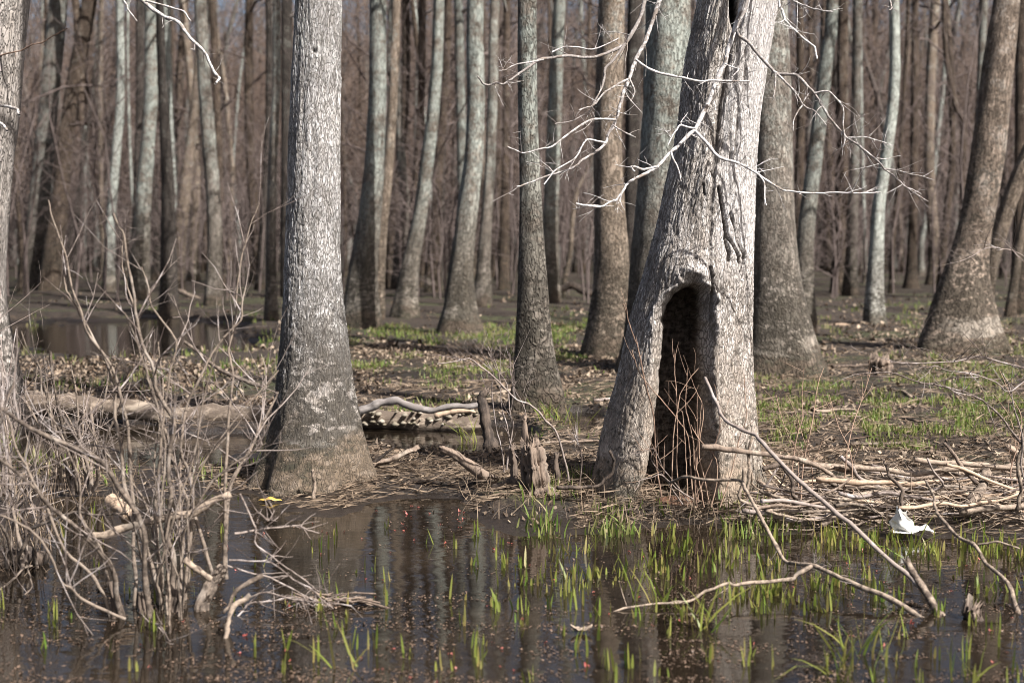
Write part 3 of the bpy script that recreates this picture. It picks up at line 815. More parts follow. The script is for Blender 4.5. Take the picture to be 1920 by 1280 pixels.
grid_mesh('trunk', v, M_pale, tA, np.stack([u, Z - zb], -1), {'crk': np.clip(crk + 0.45 * low, 0, 1), 'cel': cel, 'pale': np.zeros_like(crk), 'cav': np.clip(np.exp(-kn), 0, 1) * 0.3})
axA = np.stack([cxA, np.full_like(zs, dA), zs], -1)
mb = MB(); crown_tubes(mb, axA[::4], aA[::4], 6.0, np.random.default_rng(3), 16, 4, 4)
mb.build('crown', M_crown, tA)

# --- hollow tree
dH = 8.78
LH = [(1322, -80), (1312, 0), (1288, 110), (1281, 164), (1276, 219), (1260, 300), (1241, 383), (1222, 465), (1208, 520), (1189, 575), (1174, 640), (1160, 700), (1142, 760), (1126, 820), (1112, 880), (1098, 930), (1088, 965)]
RH = [(1470, -80), (1455, 0), (1438, 110), (1430, 164), (1422, 219), (1416, 300), (1414, 383), (1412, 465), (1410, 520), (1408, 575), (1407, 640), (1408, 700), (1412, 760), (1416, 820), (1422, 880), (1432, 930), (1445, 965)]
zs = zrings(-0.2, 10.5, 0.0085, 3.4, 0.15)
cxH, aH = outline_axis(LH, RH, dH, zs)
KH = 400
th = np.linspace(0, 2 * math.pi, KH + 1) + math.pi / 2
T, Z = np.meshgrid(th, zs)
zb = 0.03
bH = np.interp(zs, [-0.2, 0.3, 1.0, 1.8, 3.2, 10], [0.66, 0.55, 0.37, 0.28, 0.235, 0.12])
lob = np.exp(-np.maximum(Z - zb, 0) / 0.4)
mod = 1 + lob * (0.05 * np.cos(5 * T + 0.9) + 0.04 * np.cos(9 * T + 2.4)) + 0.018 * fbm(np.cos(T) * 2.5 + Z * 1.4, np.sin(T) * 2.5 + Z, 61, 3)
ca, sa = np.cos(T), np.sin(T)
X = cxH[:, None] + aH[:, None] * mod * ca
Y = dH + bH[:, None] * mod * sa
front = sm((-sa - 0.02) / 0.15)
PX, PY = proj(X, Y, Z)
u = (T - math.pi / 2) * 0.30
OPY = np.array([530, 540, 552, 575, 600, 650, 700, 760, 820, 880, 940, 1000])
OPL = np.array([1303, 1284, 1266, 1254, 1249, 1244, 1241, 1236, 1228, 1218, 1204, 1192])
OPR = np.array([1303, 1316, 1322, 1325, 1326, 1325, 1326, 1328, 1330, 1331, 1333, 1336])
wob = 6.0 * fbm(PY / 26, PX * 0 + 3, 7, 3)
ol, orr = np.interp(PY, OPY, OPL) + wob, np.interp(PY, OPY, OPR) + wob * 0.7
sd = -7.0 * np.log(np.exp(-np.clip(PX - ol, -200, 200) / 7.0) + np.exp(-np.clip(orr - PX, -200, 200) / 7.0) + np.exp(-np.clip((PY - 528) * 0.9, -200, 200) / 7.0)) + 3.0
tt = np.clip((sd + 22) / 34.0, 0, 1)
mask = (1 - np.sqrt(np.maximum(0, 1 - tt ** 2))) * front
# bark relief; the right half of the stem is barer and paler
seam = np.interp(PY, [-100, 0, 50, 120, 200, 330, 420, 520, 600], [1376, 1378, 1380, 1362, 1347, 1337, 1334, 1330, 1330]) + 5 * fbm(PY / 30, PY * 0, 33, 3)
pale = sm((PX - seam - 2) / 22) * sm((560 - PY) / 140) * front * (0.86 + 0.6 * fbm(u * 14, Z * 3, 71, 3))
pale = np.clip(pale, 0, 1)
crk, cel, fine = bark_cells(u + 0.05 * Z, Z, 0.021, 0.095, 55)
strk = fbm(u / 0.012, Z / 0.30, 91, 4)
low = np.exp(-np.maximum(Z - 0.05, 0) / 0.22)
disp = (0.0065 * crk + 0.002 * (cel - 0.5) + 0.004 * fine) * (1 - 0.6 * low) * (1 - 0.75 * pale) + pale * (0.008 * strk + 0.004 * fbm(u / 0.03, Z / 0.5, 14, 3))


def line_dist(pl):
    best = np.full(PX.shape, 1e9)
    for (x0, y0), (x1, y1) in zip(pl[:-1], pl[1:]):
        dx, dy = x1 - x0, y1 - y0
        t = np.clip(((PX - x0) * dx + (PY - y0) * dy) / (dx * dx + dy * dy), 0, 1)
        best = np.minimum(best, np.hypot(PX - x0 - t * dx, PY - y0 - t * dy))
    return best + (1 - front) * 1e3


disp = disp + 0.014 * fbm(u / 0.05, Z / 0.5, 64, 3) * (1 - pale)
wig = 2.5 * fbm(PY / 14, PY * 0 + 1, 19, 3)
PX0 = PX; PX = PX + wig
crack = np.zeros_like(PX)
for pl, w, dep in [([(1380, 48), (1362, 120), (1347, 200), (1338, 330)], 5, 0.022), ([(1338, 330), (1331, 420), (1330, 525)], 4, 0.016),
                   ([(1347, 352), (1356, 400), (1360, 440), (1366, 488)], 2.6, 0.045), ([(1362, 440), (1374, 462), (1388, 494)], 2.3, 0.04), ([(1368, 400), (1378, 440), (1394, 486)], 2.2, 0.02),
                   ([(1336, 250), (1337, 340)], 4, 0.02), ([(1318, 345), (1320, 366)], 2, 0.02), ([(1385, 205), (1382, 260), (1379, 290)], 3, 0.015),
                   ([(1400, 90), (1394, 190)], 3, 0.012), ([(1378, 395), (1386, 470)], 3, 0.014), ([(1332, 500), (1336, 545), (1335, 600)], 3, 0.03),
                   ([(1396, 260), (1392, 400)], 2.5, 0.01), ([(1370, 250), (1366, 380)], 2.5, 0.012), ([(1352, 540), (1350, 700), (1356, 800)], 3, 0.012)]:
    dl = line_dist(pl)
    crack = np.maximum(crack, dep * np.exp(-(dl / w) ** 4))
# slab of lifted wood between the two lower cracks, shingle-like lower edge
slab = sm((PX - 1352 - 0.08 * (PY - 352)) / 5) * sm((1404 - PX) / 12) * sm((PY - 300) / 110) * sm((484 + 22 * vn(PX / 7.0, PX * 0, 3) - PY) / 3) * front
disp = disp + 0.013 * slab
PX = PX0
# dark slit at the top between the two fused stems
slit = np.exp(-((PX - np.interp(PY, [-80, 0, 55], [1379, 1378, 1381])) / 8.0) ** 2) * sm((62 - PY) / 40) * sm((PY + 160) / 60) * front
groove = 0.035 * np.exp(-((PX - seam) / 20) ** 2) * sm((420 - PY) / 250) * front
# swollen lip round the opening, folds above it
lip = np.exp(-((sd + 16) / 8.0) ** 2) * front * sm((690 - PY) / 120) * (0.75 + 1.3 * fbm(PX / 16, PY / 16, 44, 3))
lip2 = np.exp(-((PX - 1327) / 6.0) ** 2) * sm((PY - 520) / 20) * sm((612 - PY) / 18) * front
pale = np.clip(pale + 0.25 * np.maximum(lip, lip2), 0, 1)
folds = np.exp(-((sd + 24) / 22.0) ** 2) * front * sm((600 - PY) / 60) * np.sin(sd * 0.75 + 3 * fbm(PX / 20, PY / 20, 5, 2))
bulge = np.exp(-(((PX - 1290) / 55) ** 2 + ((PY - 505) / 38) ** 2)) * front
out = disp - crack - groove + 0.022 * lip + 0.026 * lip2 + 0.0025 * folds + 0.04 * bulge
X = X + out * ca * 0.9; Y = Y + out * sa
back = dH + 0.10 + 0.02 * bH[:, None] + 0.07 * fbm(X * 14, Z * 1.2, 3, 3) + 0.02 * fbm(X * 40, Z * 12, 31, 3)
Y = Y * (1 - mask) + back * mask
Y = Y + 0.30 * slit * (1 - mask)
v = np.stack([X, Y, Z], -1)
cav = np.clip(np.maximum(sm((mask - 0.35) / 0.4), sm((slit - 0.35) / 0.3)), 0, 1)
tH = thing('hollow_tree', (cxH[25], dH, zb), 'leaning hollow tree with a tall dark opening at its foot, right of centre', 'tree')
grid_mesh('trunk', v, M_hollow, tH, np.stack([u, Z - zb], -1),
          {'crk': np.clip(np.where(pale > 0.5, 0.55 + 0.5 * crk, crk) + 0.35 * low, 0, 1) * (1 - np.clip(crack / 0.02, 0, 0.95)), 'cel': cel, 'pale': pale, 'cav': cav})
axH = np.stack([cxH, np.full_like(zs, dH), zs], -1)
mb = MB(); crown_tubes(mb, axH[::4], aH[::4], 5.0, np.random.default_rng(8), 10, 4, 3)
mb.build('crown', M_crown, tH)


# ------------------------------------------------------------------ twigs and branches drawn as polylines
def spurs(mb, pts, rad, rng, n, L, depth=1, up=0.25, spread=0.75, k=5, seg=4, wob=0.13):
    """side twigs along a limb; each one wanders and may carry its own"""
    m = len(pts)
    for _ in range(n):
        f = rng.uniform(0.15, 1.0) * (m - 1); i = min(int(f), m - 2)
        p = pts[i] + (pts[i + 1] - pts[i]) * (f - i)
        tn = pts[i + 1] - pts[i]; tn = tn / (np.linalg.norm(tn) + 1e-9)
        dr = tn * rng.uniform(0.2, 0.9) + rng.normal(0, spread, 3) * np.array([1, 0.7, 1]); dr[2] += up
        dr /= np.linalg.norm(dr)
        ln = rng.uniform(*L); r0 = min(rad[i] * 0.65, 0.0016 + ln * 0.0075)
        q = [p]
        for s_ in range(seg):
            dr = dr + rng.normal(0, wob, 3) + np.array([0, 0, up * 0.12]); dr /= np.linalg.norm(dr)
            q.append(q[-1] + dr * ln / seg)
        q = np.array(q); r = r0 * np.linspace(1, 0.35, seg + 1)
        mb.tubes(q, r, k)
        if depth > 1: spurs(mb, q, r, rng, rng.integers(1, 4), (L[0] * 0.5, L[1] * 0.5), depth - 1, up, spread, max(4, k - 1), 4, wob)


def limb(px_pts, d0, d1, w0, w1, n=5, jit=0.0015, kink=True):
    """pixel polyline with depth running d0..d1 and widths in pixels -> points, radii"""
    p = np.array(px_pts, float)
    ds = np.linspace(d0, d1, len(p))
    pts = np.array([P(a, b, c) for (a, b), c in zip(p, ds)])
    kk = [pts[0]]
    for a_, b_ in zip(pts[:-1], pts[1:]):
        L_ = np.linalg.norm(b_ - a_)
        kk += [a_ + (b_ - a_) * R.uniform(.35, .65) + R.normal(0, 0.035 if kink else 0.0, 3) * min(L_, 0.5), b_]
    c = curve(np.array(kk), min(n, 3), jit * 0.3)
    f = np.linspace(0, 1, len(c))
    r = (w0 + (w1 - w0) * f) / 2 / ppm((d0 + d1) / 2)
    return c, r * (1 + R.normal(0, 0.09, len(r)))


rb = np.random.default_rng(77)


def branch(px, d0, d1, w0, w1, mat, parent, nsp=8, L=(0.05, 0.22), depth=2, name='branch', up=0.1, subs=(), jit=0.004):
    mb = MB()
    c, r = limb(px, d0, d1, w0 * 0.6, w1 * 0.75, jit=jit)
    mb.tubes(c, r, 7)
    spurs(mb, c, r, rb, int(nsp * 1.8), L, depth, up)
    for s_ in subs:
        c2, r2 = limb(s_[0], s_[1], s_[2], s_[3] * 0.68, s_[4] * 0.75, 6)
        mb.tubes(c2, r2, 6)
        spurs(mb, c2, r2, rb, s_[5] if len(s_) > 5 else 4, (L[0], L[1] * 0.8), 1 if depth < 2 else 2, up)
    return mb.build(name, mat, parent)


# dead bleached branches hanging from the hollow tree
branch([(1400, -330), (1330, -160), (1245, -60), (1210, 0), (1195, 45), (1170, 85), (1130, 103), (1065, 105), (1010, 113), (975, 137), (945, 157), (910, 160), (895, 143)], 8.7, 8.2, 15, 4, M_bleach, tH, 14,
       subs=[([(1035, 98), (1060, 88), (1112, 93), (1160, 72)], 8.3, 8.35, 5, 3), ([(1170, 85), (1135, 128), (1126, 170), (1105, 210), (1075, 226), (1040, 232)], 8.4, 8.2, 8, 3, 7),
             ([(1020, 112), (985, 118), (950, 130), (935, 132)], 8.25, 8.2, 5, 2, 3)])
branch([(1405, -310), (1340, -150), (1262, -50), (1237, 0), (1215, 65), (1195, 105), (1180, 148), (1165, 187), (1155, 225), (1136, 268), (1110, 290), (1080, 311), (1022, 331), (968, 350)], 8.7, 8.15, 17, 4, M_bleach, tH, 16,
       subs=[([(1155, 225), (1108, 225), (1075, 245), (1035, 275), (982, 287), (950, 275)], 8.3, 8.1, 8, 3, 6), ([(1180, 148), (1142, 168), (1112, 198), (1085, 206)], 8.35, 8.2, 7, 3, 5),
             ([(1192, 112), (1230, 135), (1280, 146), (1335, 151), (1405, 152)], 8.35, 8.25, 8, 4, 8), ([(1136, 268), (1100, 262), (1080, 295), (1040, 320), (1020, 346)], 8.25, 8.1, 6, 3, 5),
             ([(1150, 235), (1175, 250), (1192, 258)], 8.3, 8.25, 5, 3, 1), ([(1180, 148), (1190, 170), (1182, 190)], 8.3, 8.25, 6, 3, 1)])
branch([(1440, -260), (1415, -90), (1394, 0), (1381, 44), (1359, 120), (1331, 186), (1304, 241), (1271, 274), (1233, 312), (1200, 331), (1176, 344), (1155, 375), (1125, 388), (1080, 382)], 8.5, 8.15, 19, 4, M_bleach, tH, 12,
       subs=[([(1233, 312), (1205, 318), (1183, 312), (1190, 322)], 8.2, 8.15, 8, 4, 2), ([(1304, 241), (1275, 235), (1262, 252), (1252, 272)], 8.25, 8.2, 6, 3, 3),
             ([(1258, 285), (1270, 312), (1277, 341)], 8.2, 8.15, 6, 3, 1), ([(1304, 246), (1348, 295), (1397, 312), (1423, 328), (1467, 356), (1500, 361), (1570, 361), (1647, 361)], 8.25, 8.0, 10, 3, 16),
             ([(1423, 328), (1434, 352), (1437, 385)], 8.1, 8.0, 4, 3, 1), ([(1359, 120), (1385, 130), (1372, 145)], 8.3, 8.25, 5, 2, 4)])
branch([(1440, -200), (1405, -20), (1381, 60), (1414, 93), (1455, 137), (1494, 142), (1527, 175), (1554, 219), (1587, 257), (1625, 285), (1658, 317), (1697, 350), (1740, 378)], 8.45, 7.9, 13, 3, M_bleach, tH, 18,
       subs=[([(1455, 137), (1488, 170), (1505, 197), (1527, 208), (1549, 235)], 8.2, 8.1, 7, 3, 7), ([(1505, 197), (1488, 225), (1487, 246)], 8.15, 8.1, 5, 2, 2),
             ([(1527, 175), (1554, 172), (1581, 202), (1584, 257), (1581, 276)], 8.15, 8.05, 6, 3, 7), ([(1590, 258), (1622, 257), (1675, 274)], 8.05, 8.0, 4, 2, 6),
             ([(1658, 317), (1700, 325), (1752, 338)], 8.0, 7.95, 4, 2, 3), ([(1455, 137), (1453, 165), (1450, 182)], 8.2, 8.15, 5, 3, 1)])
branch([(1470, -180), (1461, 0), (1472, 38), (1500, 66), (1527, 88), (1532, 110)], 8.4, 8.15, 9, 4, M_bleach, tH, 5)
branch([(1475, -120), (1478, -10), (1500, 8), (1525, 17), (1562, 23)], 8.4, 8.2, 7, 3, M_bleach, tH, 6)
branch([(1450, -300), (1560, -190), (1640, -90), (1664, -20), (1672, 12), (1668, 20)], 8.6, 8.2, 10, 3, M_bleach, tH, 7, (0.03, 0.08), 1)
# and one from the pale tree, over the left of the picture
branch([(560, -420), (420, -190), (300, -60), (262, -8), (300, 26), (335, 42), (365, 80), (395, 122), (411, 147), (404, 157)], 9.2, 8.6, 16, 6, M_bleach, tA, 7, (0.04, 0.12), 1,
       subs=[([(272, 2), (320, 14), (345, 22), (358, 40)], 8.8, 8.7, 6, 4, 2), ([(270, -20), (232, 0), (240, 18), (257, 40)], 8.8, 8.7, 6, 3, 2), ([(365, 80), (364, 94), (358, 92)], 8.7, 8.7, 5, 3, 0)])
tE = next(o for o in bpy.data.objects if o.get('label', '').startswith('thick pale trunk cut off'))
branch([(-60, 190), (-20, 200), (15, 200), (33, 205), (36, 216)], 11.8, 11.4, 10, 7, M_bleach, tE, 1, (0.03, 0.06), 1)
branch([(-50, 205), (-20, 215), (2, 232), (14, 246)], 11.8, 11.4, 10, 6, M_bleach, tE, 1, (0.03, 0.06), 1)
branch([(-60, 130), (0, 105), (40, 95), (80, 80), (125, 54)], 11.8, 11.3, 5, 3, M_twigred, tE, 6, (0.03, 0.1), 1)


# ------------------------------------------------------------------ logs, stumps and snags
def rough_wood(name, pts, rad, mat, parent=None, k=16, lump=0.12, seed=1, jag=0.0, jag0=0.0, flat=1.0, ridge=0.0):
    """a lumpy length of wood with closed, broken ends"""
    pts = np.asarray(pts, float); n = len(pts)
    tan = np.gradient(pts, axis=0); tan /= np.linalg.norm(tan, axis=1, keepdims=True)
    ref = np.array([0.1, 0.1, 1.0]) if abs(tan[:, 2].mean()) < 0.75 else np.array([1.0, 0.1, 0.1])
    a = np.cross(tan, ref); a /= np.linalg.norm(a, axis=1, keepdims=True); b = np.cross(tan, a)
    th = np.arange(k) * 2 * math.pi / k
    s_ = np.concatenate([[0], np.cumsum(np.linalg.norm(np.diff(pts, axis=0), axis=1))])
    T, S = np.meshgrid(th, s_)
    rm = float(np.mean(rad))
    r = np.asarray(rad)[:, None] * (1 + lump * 2 * fbm(np.cos(T) * 1.6 + S / rm * 0.35 + seed, np.sin(T) * 1.6 + S / rm * 0.25, seed, 4) + lump * 0.8 * fbm(T * 3, S / rm * 0.2, seed + 5, 2))
    if ridge: r = r * (1 - ridge * np.abs(fbm(np.cos(T) * 3.5 + 9, np.sin(T) * 3.5 + S / rm * 0.12, seed + 7, 4)) * 2.2)
    v = pts[:, None] + a[:, None] * (r * np.cos(T))[..., None] + b[:, None] * (r * np.sin(T) * flat)[..., None]
    js = np.random.default_rng(seed)
    if jag: v[-1] += tan[-1] * (js.uniform(-0.2, 1, k) ** 2 * jag)[:, None]; v[-2] += tan[-1] * (js.uniform(-0.5, 0.5, k) * jag * 0.4)[:, None]
    if jag0: v[0] -= tan[0] * (js.uniform(0, 1, k) * jag0)[:, None]
    i = np.arange(n - 1)[:, None] * k + np.arange(k)[None]; i2 = np.arange(n - 1)[:, None] * k + (np.arange(k)[None] + 1) % k
    q = np.stack([i, i2, i2 + k, i + k], -1)
    c0, c1 = n * k, n * k + 1
    t = [((j + 1) % k, j, c0) for j in range(k)] + [((n - 1) * k + j, (n - 1) * k + (j + 1) % k, c1) for j in range(k)]
    bld = MB(); bld.add(np.concatenate([v.reshape(-1, 3), pts[:1], pts[-1:] - tan[-1:] * jag * 0.25]), q, t)
    return bld.build(name, mat, parent)


def wood(name, px, d0, d1, w0, w1, mat, label=None, cat=None, group=None, parent=None, n=6, jit=0.004, **kw):
    c, r = limb(px, d0, d1, w0, w1, n, jit)
    o = rough_wood(name, c, r, mat, parent, seed=int(R.integers(1, 999)), **kw)
    return tag(o, label, cat, group)


lg = thing('fallen_log', P(400, 790, 12.6), 'long fallen log lying across the water behind the big pale trunk', 'log')
wood('log_trunk', [(-160, 733), (0, 745), (130, 757), (260, 768), (400, 778), (520, 782), (640, 785), (760, 789), (900, 795)], 12.7, 12.1, 40, 36, M_log, parent=lg, n=14, k=28, lump=0.10, jag=0.15)
wood('branch_stub', [(330, 770), (350, 750), (352, 742)], 12.5, 12.4, 12, 7, M_log, parent=lg, k=8)
wood('branch_stub', [(815, 780), (850, 772), (888, 770)], 11.95, 11.9, 12, 7, M_peeled, parent=lg, k=8, jag=0.03)
mb = MB()   # bracket fungi and moss lumps along the right half
for i in range(70):
    f = R.uniform(0.64, 1.0); x = -160 + 1060 * f; c = P(x, 786 + R.uniform(-17, 8), 12.22 - 0.06)
    n_ = 7; th_ = np.linspace(0, 2 * math.pi, n_, endpoint=False)
    rr_ = R.uniform(0.012, 0.035)
    ring = np.stack([c[0] + rr_ * np.cos(th_) * R.uniform(.7, 1.3, n_), np.full(n_, c[1] - 0.10 + R.uniform(0, .04)), c[2] + rr_ * 0.6 * np.sin(th_) * R.uniform(.7, 1.3, n_)], -1)
    mb.add(np.concatenate([ring, [c + (0, -0.135, 0.006)], ring + (0, 0.08, 0)]), None, [(j, (j + 1) % n_, n_) for j in range(n_)] + [(j, j + n_ + 1, (j + 1) % n_) for j in range(n_)] + [((j + 1) % n_, j + n_ + 1, (j + 1) % n_ + n_ + 1) for j in range(n_)])
tag(mb.build('bracket_fungus', leaf_mat('fungus', [(0.26, 0.225, 0.18), (0.12, 0.10, 0.065), (0.34, 0.30, 0.25), (0.08, 0.085, 0.035)], 0.0, 0.8), lg), kind='stuff')

cb = thing('curved_branch', P(790, 770, 12.0), 'bare grey serpentine branch resting on the fallen log', 'branch')
wood('stem', [(655, 782), (675, 770), (710, 756), (745, 751), (775, 763), (810, 769), (850, 761), (905, 757)], 11.9, 11.8, 18, 9, M_greywood, parent=cb, n=8, k=12, lump=0.07)

st = thing('broken_stump', P(1015, 945, 8.5), 'upright rotten brown stump with a split jagged top left of the hollow tree', 'stump')
wood('stump_body', [(1022, 975), (1018, 940), (1008, 890), (1000, 848), (995, 838)], 8.45, 8.5, 66, 34, M_rot, parent=st, n=7, k=56, lump=0.16, jag=0.10, ridge=0.6)
wood('splinter', [(1000, 950), (985, 900), (985, 840), (982, 790), (985, 782)], 8.55, 8.6, 18, 7, M_rot, parent=st, n=6, k=10, lump=0.15, jag=0.04)
wood('splinter', [(960, 905), (963, 870), (958, 845), (962, 838)], 8.7, 8.7, 16, 9, M_rotdark, parent=st, n=6, k=10, lump=0.15, jag=0.05)
wood('root', [(1000, 930), (960, 905), (930, 915), (905, 940)], 8.5, 8.7, 26, 10, M_rotdark, parent=st, n=6, k=10, lump=0.15)
wood('root', [(1030, 945), (1060, 950), (1085, 975)], 8.4, 8.3, 22, 8, M_rotdark, parent=st, n=6, k=10, lump=0.15)
wood('leaning_snag', [(950, 925), (915, 895), (875, 868), (845, 848), (828, 840)], 8.9, 8.9, 24, 13, M_rot, 'broken mossy limb leaning left out of the mud by the rotten stump', 'snag', n=7, k=12, lump=0.14, jag=0.05)
wood('dark_snag', [(925, 862), (918, 820), (908, 775), (903, 745), (912, 732)], 10.9, 10.9, 30, 12, M_rotdark, 'dark upright snag at the end of the fallen log', 'snag', n=7, k=14, lump=0.2, jag=0.07)
wood('dark_snag', [(1048, 925), (1046, 890), (1044, 850)], 8.8, 8.8, 14, 9, M_rotdark, 'short dark post between the rotten stump and the hollow tree', 'snag', n=6, k=10, lump=0.15, jag=0.04)
wood('curved_stick', [(1045, 914), (1085, 914), (1122, 910), (1148, 886), (1152, 862), (1143, 845)], 8.3, 8.25, 8, 5, M_rotdark, 'dark stick curving up in front of the hollow tree\'s left leg', 'stick', k=8)
wood('bark_slab', [(695, 872), (730, 862), (770, 845), (782, 838)], 9.6, 9.7, 24, 16, M_rot, 'dark weathered slab of wood on the mud right of the big pale trunk', 'dead wood', k=12, lump=0.25, flat=0.5, jag=0.03)
wood('limb_piece', [(690, 873), (720, 852), (738, 838)], 9.5, 9.5, 6, 4, M_rotdark, 'short dark stick leaning on the weathered slab', 'stick', k=8)
wood('far_stump', [(1652, 718), (1652, 700), (1650, 682), (1650, 676)], 16.6, 16.6, 46, 50, M_rot, 'short dark-red broken stump on the grass beyond the brush pile', 'stump', n=6, k=40, lump=0.2, jag=0.12, ridge=0.7)
wood('far_log', [(1545, 618), (1590, 617), (1640, 619), (1682, 621)], 26.2, 26.0, 22, 18, M_peeled, 'short orange-tan log lying beside the foot of the S-curved trunk', 'log', n=6, k=14, lump=0.15)
wood('far_log', [(1672, 617), (1720, 614), (1760, 618)], 26.5, 26.5, 20, 14, M_rotdark, 'dark log end beyond the orange-tan log', 'log', n=6, k=12, lump=0.2)
wood('far_log', [(1035, 545), (1070, 535), (1100, 548), (1118, 552)], 36, 36, 14, 16, M_rotdark, 'dark curled dead log left of the thick tan trunk', 'log', n=6, k=12, lump=0.2)
wood('far_log', [(95, 556), (140, 552), (165, 552)], 42, 42, 14, 12, M_peeled, 'pale log on the far bank of the left pool', 'log', n=6, k=12, lump=0.15)
wood('far_log', [(330, 545), (350, 552), (385, 566)], 38, 37, 10, 8, M_stick, 'thin slanting log on the far bank behind the shrub', 'log', n=6, k=10, lump=0.15)
wood('bank_stick', [(850, 745), (905, 738), (960, 730)], 14.3, 14.6, 9, 5, M_stick, 'straight pale stick on the mud left of the straight mid-ground trunk', 'stick', k=8)
wood('bank_stick', [(1058, 742), (1090, 736), (1120, 730)], 14.6, 14.8, 10, 6, M_stick, 'pale stick on the bank right of the straight mid-ground trunk', 'stick', k=8)
wood('water_stump', [(1836, 1190), (1832, 1170), (1824, 1152), (1820, 1142)], 5.95, 5.98, 26, 40, M_rot, 'small splintered stub poking out of the water at lower right', 'stump', n=7, k=40, lump=0.2, jag=0.07, ridge=0.8)
wood('upright_stick', [(588, 958), (588, 930), (587, 895), (586, 880)], 8.75, 8.75, 8, 6, M_stick, 'thin pale peg standing in the water before the big pale trunk', 'stick', k=7)


# ------------------------------------------------------------------ foreground shrubs
def shrub(name, loc, label, stems, mat, nsp, L, depth=2, up=0.35, tw=None):
    t = thing(name, loc, label, 'shrub')
    for s_ in stems:
        c, r = limb(s_[0], s_[1], s_[2], s_[3] * 0.68, s_[4] * 0.7, 5, 0.004)
        b = MB(); b.tubes(c, r, 8)
        o = b.build('stem', s_[5] if len(s_) > 5 else mat, t)
        n_ = s_[6] if len(s_) > 6 else nsp
        if n_:
            b = MB(); spurs(b, c[len(c) // 4:], r[len(c) // 4:], rb, n_, L, depth, up, 0.7)
            g = b.build('twig', tw or M_twig, t); g['kind'] = 'stuff'
            g.parent = o
    return t


g0 = P(285, 1160, 6.1)
S = [([(322, 1175), (325, 1040), (320, 940), (315, 880), (327, 790), (292, 725), (265, 640), (250, 540), (232, 440), (212, 400)], 6.1, 6.0, 17, 5),
     ([(282, 1175), (270, 990), (190, 865), (105, 825), (30, 785), (-40, 735)], 6.0, 5.7, 17, 9),
     ([(232, 1175), (210, 1065), (135, 980), (70, 920), (-20, 850)], 6.0, 5.6, 16, 8),
     ([(297, 1175), (260, 980), (235, 920), (225, 825), (215, 740), (195, 670), (135, 560), (120, 520)], 6.2, 6.3, 14, 4),
     ([(402, 1090), (370, 980), (330, 880), (300, 780), (280, 720), (265, 640), (240, 540), (230, 450)], 6.3, 6.5, 11, 4),
     ([(425, 1085), (422, 960), (425, 850), (437, 705), (430, 650), (443, 560), (462, 450), (486, 380)], 6.3, 6.5, 10, 3),
     ([(420, 1080), (430, 920), (465, 850), (490, 795), (522, 735)], 6.3, 6.6, 14, 5),
     ([(235, 1160), (150, 1120), (115, 1090), (65, 1000), (0, 965)], 5.9, 5.6, 10, 4),
     ([(265, 1150), (300, 1172), (330, 1208)], 5.9, 5.6, 6, 3, M_twig, 4),
     ([(318, 1190), (317, 1100), (312, 1030)], 5.75, 5.8, 8, 5, M_stick, 1),
     ([(250, 1160), (250, 1040), (245, 900), (240, 800), (215, 700), (160, 620), (135, 540), (110, 440), (90, 375)], 6.2, 6.3, 12, 4),
     ([(340, 1165), (350, 1060), (362, 930), (340, 850), (350, 760), (400, 660), (452, 600), (460, 540)], 6.3, 6.4, 12, 4),
     ([(305, 1170), (300, 1060), (290, 960), (300, 860), (310, 770), (330, 640), (280, 560), (265, 500)], 6.15, 6.2, 10, 4),
     ([(330, 1160), (335, 1080), (345, 1000), (400, 900), (470, 850), (500, 830)], 6.2, 6.1, 10, 4),
     ([(345, 640), (395, 680), (440, 705), (495, 725)], 6.6, 6.7, 9, 12, M_stem, 3),
     ([(210, 1165), (180, 1090), (120, 1030), (60, 900), (30, 840), (10, 760), (30, 690)], 6.0, 6.0, 11, 4),
     ([(225, 1170), (215, 1130), (190, 1030), (150, 960), (130, 850), (95, 780), (75, 690), (40, 620)], 6.1, 6.3, 9, 3)]
for i in range(10):    # more thin stems fanning out of the same clump
    bx = rb.uniform(215, 350); tx = bx + rb.normal(-10, 130); ty = rb.uniform(560, 900)
    mx = bx + (tx - bx) * 0.35 + rb.normal(0, 18)
    S.append(([(bx, 1175), (bx + rb.normal(0, 8), 1080), (mx, (1080 + ty) / 2), (tx, ty)], 6.1 + rb.uniform(-.2, .25), 6.1 + rb.uniform(-.4, .5), rb.uniform(6, 11), 3))
sh = shrub('button_shrub', g0, 'many-stemmed bare shrub standing in the water at lower left', S, M_stem, 9, (0.10, 0.42), 2, 0.35)
wood('root_collar', [(372, 1180), (380, 1130), (398, 1090), (420, 1062)], 6.1, 6.2, 40, 22, M_stem, parent=sh, n=6, k=30, lump=0.15, ridge=0.5)
wood('root_collar', [(272, 1190), (275, 1150), (270, 1110)], 6.05, 6.1, 44, 26, M_rotdark, parent=sh, n=6, k=30, lump=0.2, ridge=0.5)
wood('root_collar', [(330, 1190), (328, 1150), (330, 1105)], 6.1, 6.1, 34, 20, M_rotdark, parent=sh, n=6, k=30, lump=0.2, ridge=0.5)
wood('root_collar', [(222, 1185), (222, 1150), (205, 1090)], 6.0, 6.0, 32, 18, M_rotdark, parent=sh, n=6, k=30, lump=0.2, ridge=0.5)
